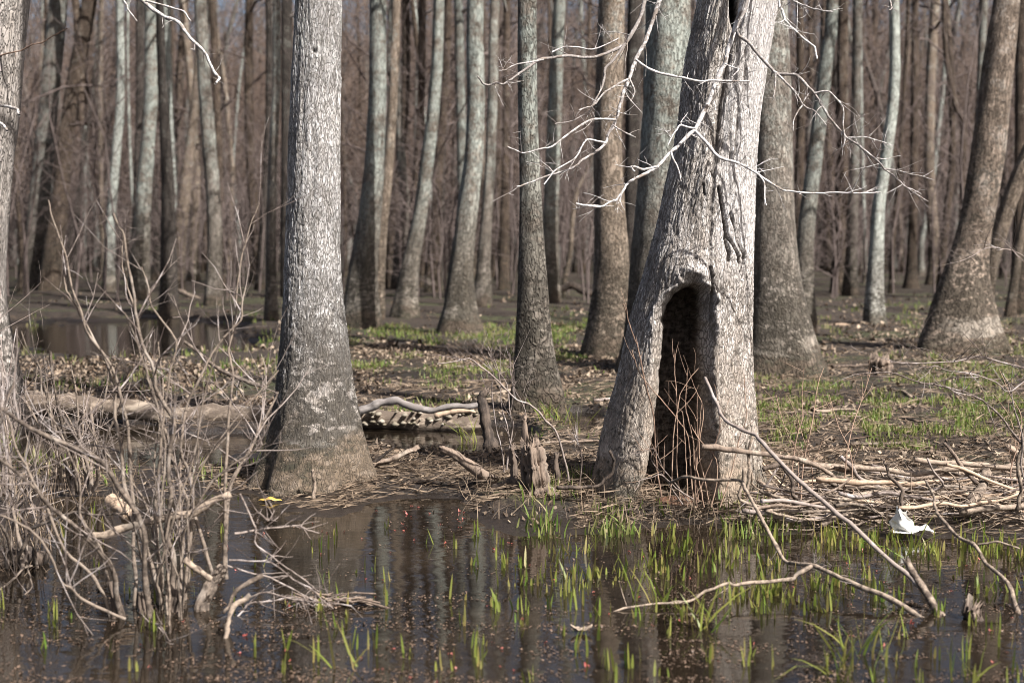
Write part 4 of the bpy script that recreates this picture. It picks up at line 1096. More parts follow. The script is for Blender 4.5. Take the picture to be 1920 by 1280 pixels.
# loose wood caught in the shrub
wood('dead_limb', [(165, 1005), (230, 990), (300, 972), (360, 962), (432, 925)], 6.2, 6.25, 15, 17, M_stick, 'thick dead limb lying level across the shrub stems', 'branch', k=10, lump=0.1)
wood('dead_limb', [(205, 935), (225, 950), (240, 968)], 6.9, 6.8, 24, 30, M_peeled, 'short chewed tan log end behind the shrub', 'branch', k=12, lump=0.12, jag=0.02)
wood('peeled_stick', [(414, 1246), (425, 1190), (438, 1135), (470, 1114)], 5.65, 5.75, 8, 11, M_stick, 'peeled pale-orange stick leaning into the water in front of the shrub', 'stick', k=10, lump=0.06)
wood('peeled_stick', [(345, 1048), (372, 1068), (396, 1086)], 6.0, 6.0, 14, 11, M_stick, 'short tan stick wedged low in the shrub', 'stick', k=9, lump=0.06)
wood('peeled_stick', [(418, 1150), (440, 1110), (492, 1078)], 5.9, 5.95, 6, 10, M_stick, 'forked pale stick end at the right of the shrub', 'stick', k=9, lump=0.06)
sp = thing('sprawling_twigs', P(540, 1110, 6.0), 'thin bare twigs sprawling over the water right of the shrub', 'twigs')
for px in ([(425, 1060), (500, 1080), (560, 1110), (645, 1142)], [(430, 1050), (510, 1055), (580, 1100), (625, 1140)], [(440, 1130), (500, 1110), (560, 1125), (660, 1135)],
           [(450, 925), (478, 990), (480, 1020), (520, 1050), (570, 1085), (600, 1110)], [(440, 1000), (500, 990), (560, 985), (598, 1000)], [(430, 1170), (470, 1130), (540, 1120), (610, 1150)], [(485, 960), (505, 975), (515, 955)]):
    branch(px, 6.0, 6.0 + rb.uniform(-.2, .3), 7, 3, M_twig, sp, 7, (0.05, 0.2), 1, 'twig', 0.05)
# low drift of twigs at the end of it
for i in range(26):
    c = np.array(P(615 + rb.normal(0, 30), 1130 + rb.normal(0, 10), 6.2)); c[2] = 0.012 + abs(rb.normal(0, 0.018))
    a = rb.normal(0, 0.35); l = rb.uniform(0.05, 0.16)
    q = np.stack([c + np.array([math.cos(a), math.sin(a), rb.normal(0, .15)]) * l * s_ for s_ in (-1, -.3, .3, 1)]) + rb.normal(0, .006, (4, 3))
    b = MB(); b.tubes(q, np.full(4, rb.uniform(.0025, .006)), 5); b.build('twig', M_rot, sp)

# shrub at the left edge, and the browsed one behind
S = []
for i in range(11):
    bx = rb.uniform(-10, 70); a = rb.uniform(-1, 1)
    S.append(([(bx, 1065), (bx + 25 * a, 1000), (bx + 70 * a + rb.normal(0, 15), rb.uniform(900, 960)), (bx + 130 * a + rb.normal(0, 25), rb.uniform(660, 860))], 6.9, 6.9 + rb.uniform(-.4, .4), rb.uniform(6, 14), 3))
S += [([(60, 1060), (30, 1080), (0, 1105), (-30, 1150)], 6.6, 6.2, 7, 3), ([(50, 1060), (60, 1100), (30, 1130), (0, 1140)], 6.6, 6.2, 5, 3), ([(30, 1050), (60, 990), (140, 960), (240, 962)], 6.8, 6.7, 12, 5)]
shrub('edge_shrub', P(35, 1050, 6.9), 'tangled bare shrub on a dark tussock at the left edge', S, M_stem, 5, (0.08, 0.35), 2)
wood('tussock', [(-60, 1055), (0, 1048), (45, 1045), (85, 1050)], 7.0, 7.0, 60, 36, M_rotdark, 'dark muddy root tussock under the left-edge shrub', 'tussock', n=8, k=16, lump=0.35)
S = []
for i in range(13):
    bx = rb.uniform(105, 175); a = rb.uniform(-1, 1)
    S.append(([(bx, 925), (bx + 12 * a, 870), (bx + 30 * a, rb.uniform(800, 840)), (bx + 60 * a + rb.normal(0, 15), rb.uniform(640, 780))], 8.9, 8.9 + rb.uniform(-.4, .4), rb.uniform(9, 18) if i < 6 else 7, rb.uniform(3, 8)))
shrub('browsed_shrub', P(140, 910, 8.9), 'browsed shrub with thick cut stubs between the left-edge shrub and the fallen log', S, M_stem, 5, (0.08, 0.35), 2)
S = []
for i in range(6):
    bx = rb.uniform(-40, 60); a = rb.uniform(-1, 1)
    S.append(([(bx, 930), (bx + 12 * a, 830), (bx + 30 * a, rb.uniform(700, 800)), (bx + 90 * a + rb.normal(0, 15), rb.uniform(520, 700))], 8.4, 8.4 + rb.uniform(-.4, .4), rb.uniform(5, 9), 3))
shrub('thin_shrub', P(10, 930, 8.4), 'thin pale-stemmed shrub rising at the left edge before the fallen log', S, M_twig, 7, (0.08, 0.4), 2)

# thin shoots inside and before the opening of the hollow tree
S = [([(1240, 930), (1225, 780), (1197, 655), (1178, 600), (1168, 568)], 8.1, 8.0, 5, 3, M_twigred, 3), ([(1275, 935), (1270, 800), (1265, 700), (1263, 655)], 8.15, 8.1, 4, 2, M_twigred, 3),
     ([(1300, 935), (1290, 820), (1250, 760), (1200, 700), (1185, 655)], 8.1, 8.05, 4, 2, M_twigred, 3), ([(1310, 940), (1300, 830), (1285, 760), (1290, 690)], 8.15, 8.1, 4, 2, M_twigred, 3),
     ([(1255, 935), (1262, 820), (1275, 740), (1310, 690)], 8.1, 8.1, 4, 2, M_twigred, 3), ([(1330, 945), (1310, 850), (1320, 770), (1300, 720)], 8.1, 8.05, 4, 2, M_twigred, 3),
     ([(1290, 940), (1245, 880), (1225, 840), (1185, 850)], 8.0, 7.9, 4, 2), ([(1300, 935), (1240, 890), (1200, 900), (1190, 920)], 8.0, 7.9, 4, 2), ([(1305, 940), (1335, 860), (1350, 800), (1340, 720)], 8.05, 8.0, 4, 2, M_twigred, 3),
     ([(1350, 950), (1380, 850), (1400, 780), (1395, 700)], 8.0, 8.0, 4, 2, M_twigred, 3), ([(1280, 945), (1250, 900), (1220, 860), (1235, 830)], 8.0, 7.95, 4, 2)]
for i in range(4):
    bx = rb.uniform(1255, 1400); S.append(([(bx, 950), (bx + rb.normal(0, 10), 860), (bx + rb.normal(0, 25), rb.uniform(700, 800))], 8.05, 8.0, 4, 2, M_twigred, 3))
shrub('thin_shoots', P(1290, 940, 8.1), 'spray of thin reddish shoots growing before the hollow tree\'s opening', S, M_twig, 6, (0.06, 0.22), 1, 0.45, M_twigred)
S = [([(1066, 900), (1055, 850), (1040, 805), (1010, 772), (970, 750), (925, 705), (880, 672), (820, 682)], 8.7, 8.5, 7, 3), ([(950, 880), (962, 800), (950, 720), (915, 660)], 8.8, 8.8, 5, 2), ([(945, 885), (930, 800), (925, 700), (900, 655)], 8.8, 8.8, 4, 2),
     ([(1000, 900), (960, 840), (940, 760), (915, 650)], 8.8, 8.8, 4, 2), ([(980, 880), (985, 770), (955, 660)], 8.75, 8.7, 4, 2), ([(1085, 920), (1090, 850), (1078, 790)], 8.5, 8.5, 4, 2)]
shrub('arching_sapling', P(1000, 900, 8.7), 'thin arching bare sapling above the rotten stump', S, M_twig, 8, (0.08, 0.34), 2, 0.25)
for i, (x, lab) in enumerate([(1500, 'tallest thin bare shoot rising from the brush pile near the hollow tree'), (1580, 'thin forked shoot rising from the middle of the brush pile'), (1480, 'low thin shoot at the hollow tree end of the brush pile'), (1890, 'thin bare shoot at the right edge of the brush pile')]):
    S = [([(x, 960), (x + 5, 880), (x + 25, 780), (x + 40 + rb.normal(0, 20), 690)], 8.2, 8.3, 5, 2), ([(x + 20, 955), (x + 15, 850), (x - 25, 740)], 8.3, 8.3, 4, 2)]
    shrub('bare_shoot', P(x, 960, 8.2), lab, S, M_twigred, 6, (0.06, 0.22), 1, 0.3, M_twigred)
S = [([(1960, 880), (1920, 835), (1880, 785), (1820, 740), (1750, 720), (1680, 700), (1600, 702)], 7.6, 7.4, 8, 3), ([(1990, 720), (1920, 690), (1835, 668), (1760, 680), (1670, 678)], 7.6, 7.4, 6, 3),
     ([(1940, 700), (1890, 735), (1820, 700), (1752, 685), (1720, 715)], 7.5, 7.4, 4, 2), ([(1935, 935), (1915, 880), (1918, 830), (1900, 760), (1880, 700)], 7.6, 7.5, 6, 3), ([(1950, 500), (1900, 470), (1850, 465), (1800, 490)], 7.6, 7.4, 5, 2), ([(1960, 520), (1925, 495), (1880, 450)], 7.5, 7.4, 4, 2)]
shrub('side_shrub', P(1950, 930, 7.6), 'thin bare branches arching in from the right edge', S, M_twig, 8, (0.08, 0.3), 2, 0.25)

# ------------------------------------------------------------------ fallen sticks at lower right
fs = thing('fallen_stick', P(1700, 1080, 6.3), 'long straight pale stick slanting down into the water at lower right', 'stick')
wood('shaft', [(1322, 708), (1338, 745), (1355, 782), (1415, 815), (1430, 830), (1520, 920), (1605, 990), (1705, 1080), (1730, 1104)], 7.6, 6.3, 6, 9, M_twig, parent=fs, k=9, lump=0.12)
wood('shaft_end', [(1702, 1055), (1728, 1098), (1755, 1140), (1778, 1175)], 6.25, 6.0, 13, 17, M_stick, parent=fs, k=10, lump=0.08, jag0=0.03)
b = MB(); c, r = limb([(1355, 782), (1430, 830), (1520, 920), (1605, 990), (1700, 1075)], 7.5, 6.35, 6, 8, kink=False); spurs(b, c, r, rb, 9, (0.02, 0.10), 1, 0.2); tag(b.build('twig', M_twig, fs), kind='stuff')
fb = thing('fallen_branch', P(1580, 1085, 6.3), 'crooked fallen branch with a side arm reaching over the grass into the water', 'branch')
wood('main_stem', [(1255, 905), (1285, 893), (1385, 900), (1412, 942), (1470, 1050), (1520, 1058), (1580, 1085), (1655, 1115), (1735, 1164)], 7.4, 6.0, 5, 10, M_stick, parent=fb, k=10, lump=0.13)
b = MB(); c, r = limb([(1522, 1060), (1480, 1085), (1380, 1096), (1350, 1097), (1280, 1130), (1150, 1146)], 6.4, 6.1, 9, 4, 6, 0.008); b.tubes(c, r, 7); spurs(b, c, r, rb, 6, (0.05, 0.16), 1, 0.0); b.build('side_arm', M_stick, fb)
b = MB(); c, r = limb([(1285, 893), (1385, 900), (1412, 942), (1470, 1050), (1520, 1058), (1580, 1085), (1655, 1115)], 7.35, 6.2, 7, 10, kink=False); spurs(b, c, r, rb, 14, (0.02, 0.14), 2, 0.15); tag(b.build('twig', M_twig, fb), kind='stuff')
sr = thing('slanting_stick', P(1830, 1030, 6.6), 'thin kinked stick slanting into the water at the right edge', 'stick')
b = MB(); c, r = limb([(1735, 900), (1752, 945), (1782, 992), (1832, 1025), (1890, 1090), (1918, 1175)], 7.2, 6.0, 5, 9, 6, 0.006); b.tubes(c, r, 8)
c2, r2 = limb([(1834, 1020), (1870, 1015), (1912, 1028)], 6.6, 6.5, 5, 3, 6); b.tubes(c2, r2, 6); spurs(b, c, r, rb, 6, (0.04, 0.12), 1, 0.2); b.build('shaft', M_stick, sr)
wood('floating_stick', [(1160, 1142), (1230, 1138), (1290, 1132)], 6.25, 6.3, 5, 4, M_stick, 'thin stick afloat among the shoots below the hollow tree', 'stick', k=7)

# ------------------------------------------------------------------ brush pile: every stick a thing
PILE = [([(1315, 838), (1420, 850), (1500, 862), (1560, 890)], 8.0, 8.0, 15, 10, M_rot, 'forked brown stick reaching from the hollow tree over the brush pile'),
        ([(1430, 880), (1465, 872), (1485, 900), (1488, 932)], 7.95, 7.9, 12, 9, M_rotdark, 'dark bent stick at the left end of the brush pile'),
        ([(1500, 868), (1600, 876), (1720, 888), (1830, 880), (1900, 872)], 8.5, 8.4, 14, 12, M_stick, 'long level stick along the back of the brush pile'),
        ([(1530, 898), (1610, 905), (1700, 908), (1760, 902)], 8.2, 8.2, 13, 10, M_peeled, 'bright peeled stick in the middle of the brush pile'),
        ([(1538, 985), (1580, 968), (1640, 955), (1700, 940)], 7.8, 8.0, 15, 10, M_stick, 'pale stick slanting at the front edge of the brush pile'),
        ([(1572, 945), (1600, 932), (1632, 926)], 7.9, 8.0, 18, 13, M_stick, 'short thick stub in front of the brush pile'),
        ([(1715, 862), (1800, 868), (1880, 876), (1940, 872)], 8.4, 8.3, 13, 11, M_stick, 'upper tan stick running off the right side of the brush pile'),
        ([(1810, 965), (1835, 925), (1850, 885)], 7.9, 8.2, 24, 26, M_stick, 'thickest pale branch standing crosswise in the brush pile'),
        ([(1800, 960), (1860, 952), (1930, 950)], 7.8, 7.8, 18, 14, M_stick, 'thick stick low at the right end of the brush pile'),
        ([(1692, 955), (1692, 918), (1668, 893), (1656, 862)], 7.75, 7.8, 11, 6, M_rotdark, 'dark crooked stick standing up behind the white scrap'),
        ([(1400, 920), (1405, 880), (1410, 820)], 8.0, 8.0, 9, 6, M_stick, 'short upright stick at the foot of the hollow tree'),
        ([(1770, 830), (1800, 870), (1830, 905)], 8.2, 8.1, 8, 11, M_rot, 'brown stick sloping down through the right of the brush pile'),
        ([(1888, 836), (1905, 850), (1920, 868)], 8.3, 8.3, 16, 14, M_stick, 'broken stub sticking up at the right end of the brush pile'),
        ([(1905, 960), (1912, 900), (1916, 840), (1925, 790)], 7.7, 7.7, 9, 7, M_stick, 'upright stick at the right edge of the picture by the brush pile')]
for px, d0, d1, w0, w1, m_, lab in PILE:
    wood('stick', px, d0, d1, w0 * .8, w1 * .8, m_, lab, 'stick', 'sticks of the brush pile', k=12, lump=0.14, jag=0.02, jit=0.006)
mats = [M_stick, M_stick, M_twig, M_rot, M_peeled, M_stem]
TONE = ['tan', 'tan', 'grey', 'brown', 'light orange', 'dark']
for i in range(150):
    x = rb.uniform(1400, 1960); dd = rb.uniform(7.85, 8.75); y = 455 + F * (H - rb.uniform(0.05, 0.19) * (0.55 + 0.45 * min(1, (x - 1400) / 250))) / dd
    l = rb.uniform(40, 180); a = rb.normal(0.05, 0.16) if rb.uniform() < .6 else rb.normal(0, .9)
    px = [(x - l * math.cos(a), y - l * math.sin(a) * 0.5), (x - l * 0.3 + rb.normal(0, 4), y - l * 0.15 * math.sin(a) + rb.normal(0, 6)), (x + l * 0.4, y + l * 0.2 * math.sin(a) + rb.normal(0, 6)), (x + l * math.cos(a), y + l * math.sin(a) * 0.5)]
    px = [(max(q[0], 1385 + rb.uniform(0, 40)) , q[1]) for q in px]
    w = rb.uniform(3, 9)
    mi = int(rb.integers(0, 6))
    where = ('near the hollow tree', 'in the middle', 'towards the right edge')[0 if x < 1580 else 1 if x < 1760 else 2] + (', at the front' if dd < 8.3 else ', at the back')
    wood('stick', px, dd + rb.normal(0, .12), dd + rb.normal(0, .12), w, w * 0.6, mats[mi], f'loose thin {TONE[mi]} stick of the brush pile {where}', 'stick', 'loose sticks of the brush pile', k=6, lump=0.05, n=4, jit=0.003)
b = MB()
for i in range(330):
    x = rb.uniform(1400, 1980); dd = rb.uniform(7.8, 8.7); y = 455 + F * (H - rb.uniform(0.03, 0.2) * (0.5 + 0.5 * min(1, (x - 1400) / 250))) / dd
    c = P(x, y, dd); a = rb.normal(0, 0.7); l = rb.uniform(.06, .3)
    q = np.array([c + np.array([math.cos(a), rb.normal(0, .3), math.sin(a) * .45]) * l * s_ for s_ in (-1, -.3, .3, 1)]) + rb.normal(0, .012, (4, 3))
    q[:, 2] = np.maximum(q[:, 2], 0.01)
    b.tubes(q, np.linspace(1, .5, 4) * rb.uniform(.0018, .0055), 5)
tag(b.build('pile_twigs', M_stick), 'fine dead twigs tangled all through the brush pile', 'twigs', kind='stuff')
rough_wood('rotten_wood', curve(np.array([P(1222, 957, 8.35), P(1255, 948, 8.4), P(1290, 946, 8.45), P(1330, 955, 8.45)]), 6), np.full(19, .05), wood_mat('rot_red', (0.06, 0.03, 0.018), (0.17, 0.085, 0.05), None, 60, bump=1.0), tH, k=20, lump=0.45, seed=5)
# fallen sticks on the bank further back
rs = np.random.default_rng(40)
BANK = ['on the mud behind the rotten stump', 'on the mud beyond the fallen log', 'on the dark mud right of the hollow tree', 'on the bank by the far stump']
for i in range(44):
    x, y = rs.uniform(660, 1920), rs.uniform(665, 835)
    dd = dist(y, 0.08); c = P(x, y, dd); z = gz(c[0], dd)
    if z < 0.0: continue
    a = rs.uniform(0, 3.14); l = rs.uniform(0.15, 0.5)
    q = curve(np.array([[c[0] + math.cos(a) * l * s_, dd + math.sin(a) * l * s_, 0] for s_ in (-1, -.3, .4, 1)]) + rs.normal(0, .03, (4, 3)), 4)
    q[:, 2] = ground_z(q[:, 0], q[:, 1]) + 0.02
    mi = int(rs.integers(0, 4))
    o = rough_wood('fallen_twig', q, np.linspace(.016, .007, len(q)) * rs.uniform(.6, 1.2), [M_rot, M_stick, M_rotdark, M_twig][mi], k=6, seed=i + 3)
    wh = 'on the bank left of the straight mid-ground trunk' if x < 985 else 'between the straight mid-ground trunk and hollow tree' if x < 1250 else 'on the bank beyond the brush pile'
    tag(o, f'small fallen {["brown", "tan", "dark", "grey"][mi]} stick {wh}' + (', far back' if y < 745 else ', nearer the water'), 'stick', 'sticks scattered over the bank')


# ------------------------------------------------------------------ white scrap and yellow leaf
def sheet(name, fn, nu, nv, mat, parent=None, thick=0.0012):
    uu, vv = np.meshgrid(np.linspace(0, 1, nu), np.linspace(0, 1, nv))
    v = fn(uu, vv)
    v2 = v + np.array([0.0, thick, -thick * 0.5])
    i = np.arange(nv - 1)[:, None] * nu + np.arange(nu - 1)[None]
    q = np.stack([i, i + 1, i + nu + 1, i + nu], -1).reshape(-1, 4)
    b = MB(); n_ = nu * nv
    edge = np.concatenate([np.arange(nu), np.arange(nu - 1, n_, nu)[1:], np.arange(n_ - 2, n_ - nu - 1, -1), np.arange(n_ - 2 * nu, 0, -nu)])
    e2 = np.roll(edge, -1)
    b.add(np.concatenate([v.reshape(-1, 3), v2.reshape(-1, 3)]), np.concatenate([q, q[:, ::-1] + n_, np.stack([edge, edge + n_, e2 + n_, e2], -1)]))
    return b.build(name, mat, parent)


mw, nt, bs = newmat('white_scrap')
Nn = NT(nt)
pz = Nn.n('NewGeometry').outputs['Position']
nt.links.new(Nn.mix(Nn.rng(Nn.noise(pz, 28, 5, 0.7), 0.5, 0.72), (0.80, 0.79, 0.76), (0.62, 0.54, 0.38)), bs.inputs['Base Color'])
bs.inputs['Roughness'].default_value = 0.45
trn = Nn.n('BsdfTranslucent', {0: (0.75, 0.74, 0.70, 1)})
nt.links.new(Nn.n('MixShader', {0: 0.25, 1: bs.outputs[0], 2: trn.outputs[0]}).outputs[0], nt.nodes['Material Output'].inputs[0])
dS = 7.62
ws = thing('white_scrap', P(1705, 1000, dS), 'torn crumpled white scrap standing at the water\'s edge by the brush pile', 'litter')
cS = P(1690, 998, dS); k_ = 1 / ppm(dS)


def up_fn(a, b):
    wl = np.interp(b, [0, .25, .5, .75, 1], [-17, -20, -20, -17, -14]); wr = np.interp(b, [0, .25, .5, .75, 1], [34, 26, 20, 15, 9])
    x = wl + (wr - wl) * a + 3 * np.sin(b * 9 + a * 4)
    z = 44 * b + 9 * vn(a * 6, a * 0, 2) * 2 * b ** 2 + 4 * np.sin(a * 13) * b + 3 * fbm(a * 7, b * 7, 3, 2) * b
    y = 9 * np.sin(a * 7 + b * 3) + 5 * fbm(a * 5, b * 5, 13, 3) + 10 * b * a - 4
    return np.stack([cS[0] + x * k_, cS[1] + y * k_, np.maximum(cS[2], 0.002) + z * k_], -1)


def flat_fn(a, b):
    x = -18 + 78 * a
    z = 3 + (16 * np.exp(-((a - 0.62) / 0.16) ** 2) + 9 * np.exp(-((a - .85) / .08) ** 2)) * (0.35 + .65 * b) * (0.7 + 0.5 * np.sin(b * 6 + a * 9)) + 3 * fbm(a * 8, b * 5, 23, 3)
    y = (-14 + 34 * b) * (1 - 0.55 * a) + 4 * np.sin(a * 11)
    return np.stack([cS[0] + x * k_, cS[1] - 0.02 + y * k_, np.maximum(cS[2], 0.002) + np.maximum(z, 0.5) * k_], -1)


sheet('upright_fold', up_fn, 22, 22, mw, ws)
sheet('flat_fold', flat_fn, 34, 14, mw, ws)
my, nt, bs = newmat('yellow_leaf')
bs.inputs['Base Color'].default_value = (0.40, 0.255, 0.055, 1); bs.inputs['Roughness'].default_value = 0.45
cY = P(506, 934, 8.72)


def leaf_fn(a, b):
    w = np.sin(np.pi * np.clip(a, 0.02, .98)) ** 0.7
    return np.stack([cY[0] + (a - .5) * 0.15, cY[1] + (b - .5) * 0.07 * w, 0.006 + 0.022 * np.sin(np.pi * a) * (1 - 1.2 * np.abs(b - .35)) + 0.012 * b * w + .004 * np.sin(a * 15)], -1)


lf = sheet('yellow_leaf', leaf_fn, 16, 8, my)
tag(lf, 'curled yellow leaf afloat left of the big pale trunk\'s foot', 'leaf')
cY = P(1090, 1205, 5.75)
lo = sheet('oak_leaf', lambda a, b: np.stack([cY[0] + (a - .5) * 0.09, cY[1] + (b - .5) * 0.05 * np.sin(np.pi * np.clip(a, .05, .95)) * (1 + .5 * np.sin(a * 22)), 0.004 + 0.02 * (a - .5) ** 2 * 4 + 0.03 * np.abs(b - .5)], -1), 16, 6, M_stick)
tag(lo, 'curled tan leaf floating in the middle of the front water', 'leaf')

# ------------------------------------------------------------------ grass, straw, litter, floating debris
rg = np.random.default_rng(99)


def blades(mb, base, h, w, lean, az, curl, tips):
    """tapered bent blades; base (N,3)"""
    N = len(base); t = np.array([0, .35, .7, 1.0])
    wd = np.array([0.75, 1.0, 0.75, 0.06])
    dx, dy = np.cos(az), np.sin(az)
    off = (lean[:, None] * t + curl[:, None] * t ** 2) * h[:, None]
    c = np.stack([base[:, :1] + dx[:, None] * off, base[:, 1:2] + dy[:, None] * off, base[:, 2:3] + h[:, None] * t * np.sqrt(np.maximum(0.05, 1 - (lean + curl)[:, None] ** 2 * 0.45 * t))], -1)
    fa = az + math.pi / 2 + rg.normal(0, .5, N)
    s_ = np.stack([np.cos(fa), np.sin(fa), np.zeros(N)], -1)[:, None] * (w[:, None] * wd / 2)[..., None]
    v = np.stack([c - s_, c + s_], 2).reshape(N, 8, 3)
    i = np.arange(N)[:, None, None] * 8 + (np.arange(3) * 2)[None, :, None]
    mb.add(v, (i + np.array([0, 1, 3, 2])[None, None]).reshape(-1, 4))
    if tips is not None: tips.append((tips_val(N)[:, None] * np.array([.6, .6, .35, .35, .3, .3, .6, .6])[None]).ravel())


def tips_val(N): return np.where(rg.uniform(0, 1, N) < .22, 1.6, rg.uniform(0, 1, N) ** 1.5)


def scatter(n, x0, x1, y0, y1, keep=None, z=0.0):
    px, py = rg.uniform(x0, x1, n), rg.uniform(y0, y1, n)
    if keep is not None:
        m = rg.uniform(0, 1, n) < keep(px, py); px, py = px[m], py[m]
    d = dist(py, z); p = np.array([P(0, 0, 1)] * 0)
    v = (CY - py) / F; t = d / (cP + v * sP)
    return (px - CX) / F * t, d


def clumps(x, d, n, s):
    x = np.repeat(x, n) + rg.normal(0, s, len(x) * n); d = np.repeat(d, n) + rg.normal(0, s, len(d) * n)
    return x, d


# emergent shoots in the front pool
mb, tips = MB(), []


def dens(px, py):
    a = 1.25 * np.exp(-(((px - 1500) / 330) ** 2 + ((py - 1040) / 52) ** 2)) + 0.4 * np.exp(-(((px - 1070) / 130) ** 2 + ((py - 1080) / 50) ** 2))
    a = a + 0.08 * np.exp(-(((px - 850) / 260) ** 2 + ((py - 1100) / 70) ** 2)) + 0.35 * np.exp(-(((px - 1350) / 330) ** 2 + ((py - 1120) / 35) ** 2)) + 0.55 * sm((px - 1750) / 150) * np.exp(-((py - 1040) / 50) ** 2)
    return np.clip(a * sm(0.45 + 3.2 * vn(px / 38, py / 15, 6)) * 1.35, 0, 1)


x, d = scatter(1700, 450, 2250, 985, 1190, dens)
x, d = clumps(x, d, 4, 0.035)
h = rg.uniform(0.03, 0.105, len(x)) * (0.75 + 0.5 * rg.uniform(0, 1, len(x)))
blades(mb, np.stack([x, d, np.full(len(x), -0.01)], -1), h, rg.uniform(.006, .014, len(x)), rg.normal(0.05, .22, len(x)), rg.uniform(0, 6.28, len(x)), rg.normal(0, .14, len(x)), tips)
x, d = scatter(26, 460, 1100, 990, 1270)
x2, d2 = scatter(60, 700, 1950, 1120, 1285)
x3, d3 = scatter(26, 0, 480, 900, 1290)
x, d = np.concatenate([x, x2, x3]), np.concatenate([d, d2, d3])
x, d = clumps(x, d, 3, 0.015)
h = rg.uniform(0.04, 0.12, len(x))
blades(mb, np.stack([x, d, np.full(len(x), -0.01)], -1), h, rg.uniform(.006, .012, len(x)), rg.normal(0, .14, len(x)), rg.uniform(0, 6.28, len(x)), rg.normal(0, .1, len(x)), tips)
for cx_, cy_, n_ in ((1610, 1225, 16), (1590, 1262, 12), (1800, 1270, 8), (650, 1250, 7), (1330, 1180, 14), (880, 830, 14), (1235, 1130, 12), (1690, 1040, 10), (20, 840, 14), (1030, 810, 26), (1075, 800, 22)):
    dd = dist(cy_, 0.0); c = P(cx_, cy_, dd)
    x, d = clumps(np.array([c[0]]), np.array([dd]), n_, 0.05)
    blades(mb, np.stack([x, d, np.maximum(ground_z(x, d), -0.02)], -1), rg.uniform(.12, .26, n_), rg.uniform(.007, .012, n_), rg.normal(-.2, .45, n_), rg.normal(0, .5, n_), rg.normal(0, .25, n_), tips)
tag(mb.build('grass', M_grass, attrs={'tip': np.concatenate(tips)}), 'fresh yellow-green shoots standing in the front pool', 'grass', kind='stuff')

# grass on the bank
mb = MB()


def dbank(px, py):
    g = vn(px / 55, py / 14, 4) + 0.5 * vn(px / 20, py / 7, 8)
    return np.clip((g - 0.02) * 4, 0, 1)


for n_, box, hh in ((3200, (1400, 2200, 765, 835), .075), (5200, (1380, 2200, 655, 770), .08), (3000, (640, 1120, 612, 700), .09), (1300, (640, 1130, 700, 830), .09), (500, (-200, 520, 800, 900), .12), (600, (-200, 540, 655, 740), .12), (2600, (-300, 2200, 575, 660), .13), (420, (1130, 1500, 900, 985), .13), (200, (1000, 1160, 900, 985), .12)):
    x, d = scatter(n_, *box, dbank, 0.07)
    x, d = clumps(x, d, 4, 0.05)
    z = ground_z(x, d); m = z > -0.03; x, d, z = x[m], d[m], z[m]
    n2 = len(x)
    blades(mb, np.stack([x, d, z - .01], -1), rg.uniform(.35, 1.1, n2) * hh, rg.uniform(.005, .010, n2) * (1 + d / 25), rg.normal(0, .3, n2), rg.uniform(0, 6.28, n2), rg.normal(.1, .25, n2), None)
tag(mb.build('bank_grass', M_grass2), 'short tufts of green grass over the muddy bank', 'grass', kind='stuff')

# dead straw and reed litter: thin flattened blades
mb = MB()
for n_, box, ang, dz in ((3400, (640, 1110, 868, 950), .9, .02), (3200, (1080, 1480, 880, 990), 1.1, .05), (3000, (1380, 2150, 880, 1000), .9, .04), (1500, (380, 700, 880, 950), .9, .012), (9000, (640, 1500, 650, 870), .9, .02), (9000, (1400, 2200, 600, 880), .9, .02), (2500, (-250, 520, 690, 930), .6, .01)):
    x, d = scatter(n_, *box, None, 0.04)
    z = ground_z(x, d); m = z > 0.004; x, d, z = x[m], d[m], z[m]
    n2 = len(x); a = rg.normal(0, ang, n2); l = rg.uniform(.02, .10, n2) * (1 + .25 * (d > 10)); el = rg.normal(0.06, .16, n2)
    dr = np.stack([np.cos(a) * np.cos(el), np.sin(a) * np.cos(el), np.sin(el)], -1) * l[:, None]
    c = np.stack([x, d, z + .006 + np.abs(rg.normal(0, dz, n2)) * (rg.uniform(0, 1, n2) < .6)], -1)
    sd_ = np.cross(dr, rg.normal(0, 1, (n2, 3))); sd_ /= np.linalg.norm(sd_, axis=1, keepdims=True) + 1e-9
    sd_ *= (rg.uniform(.0015, .0045, n2) * (1 + d / 30))[:, None]
    md = c + rg.normal(0, .05, (n2, 3)) * l[:, None]
    v = np.stack([c - dr, md - sd_, md + sd_, c + dr], 1)
    i = np.arange(n2)[:, None] * 4
    mb.add(v, None, np.concatenate([i + [0, 2, 1], i + [1, 2, 3]]))
tag(mb.build('straw_litter', M_straw, smooth=False), 'dead straw and reed bits strewn along the water\'s edge', 'straw', kind='stuff')

# upright dead stalks round the tree foot and the pile
mb = MB()
for n_, box in ((420, (1090, 1480, 900, 985)), (260, (1680, 1960, 900, 985)), (160, (860, 1100, 880, 970)), (200, (1380, 1700, 870, 990)), (420, (-160, 110, 890, 1070)), (200, (60, 260, 860, 940))):
    x, d = scatter(n_, *box, None, 0.04); z = ground_z(x, d); n2 = len(x)
    z = np.maximum(z, -.02)
    blades(mb, np.stack([x, d, z - .01], -1), rg.uniform(.05, .22, n2) * (1.5 if box[0] < 0 else 1.0), rg.uniform(.003, .006, n2), rg.normal(0, .6, n2), rg.uniform(0, 6.28, n2), rg.normal(.2, .5, n2), None)
tag(mb.build('dead_stalks', M_straw), 'bent dead grass stalks round the hollow tree and brush pile', 'dead grass', kind='stuff')

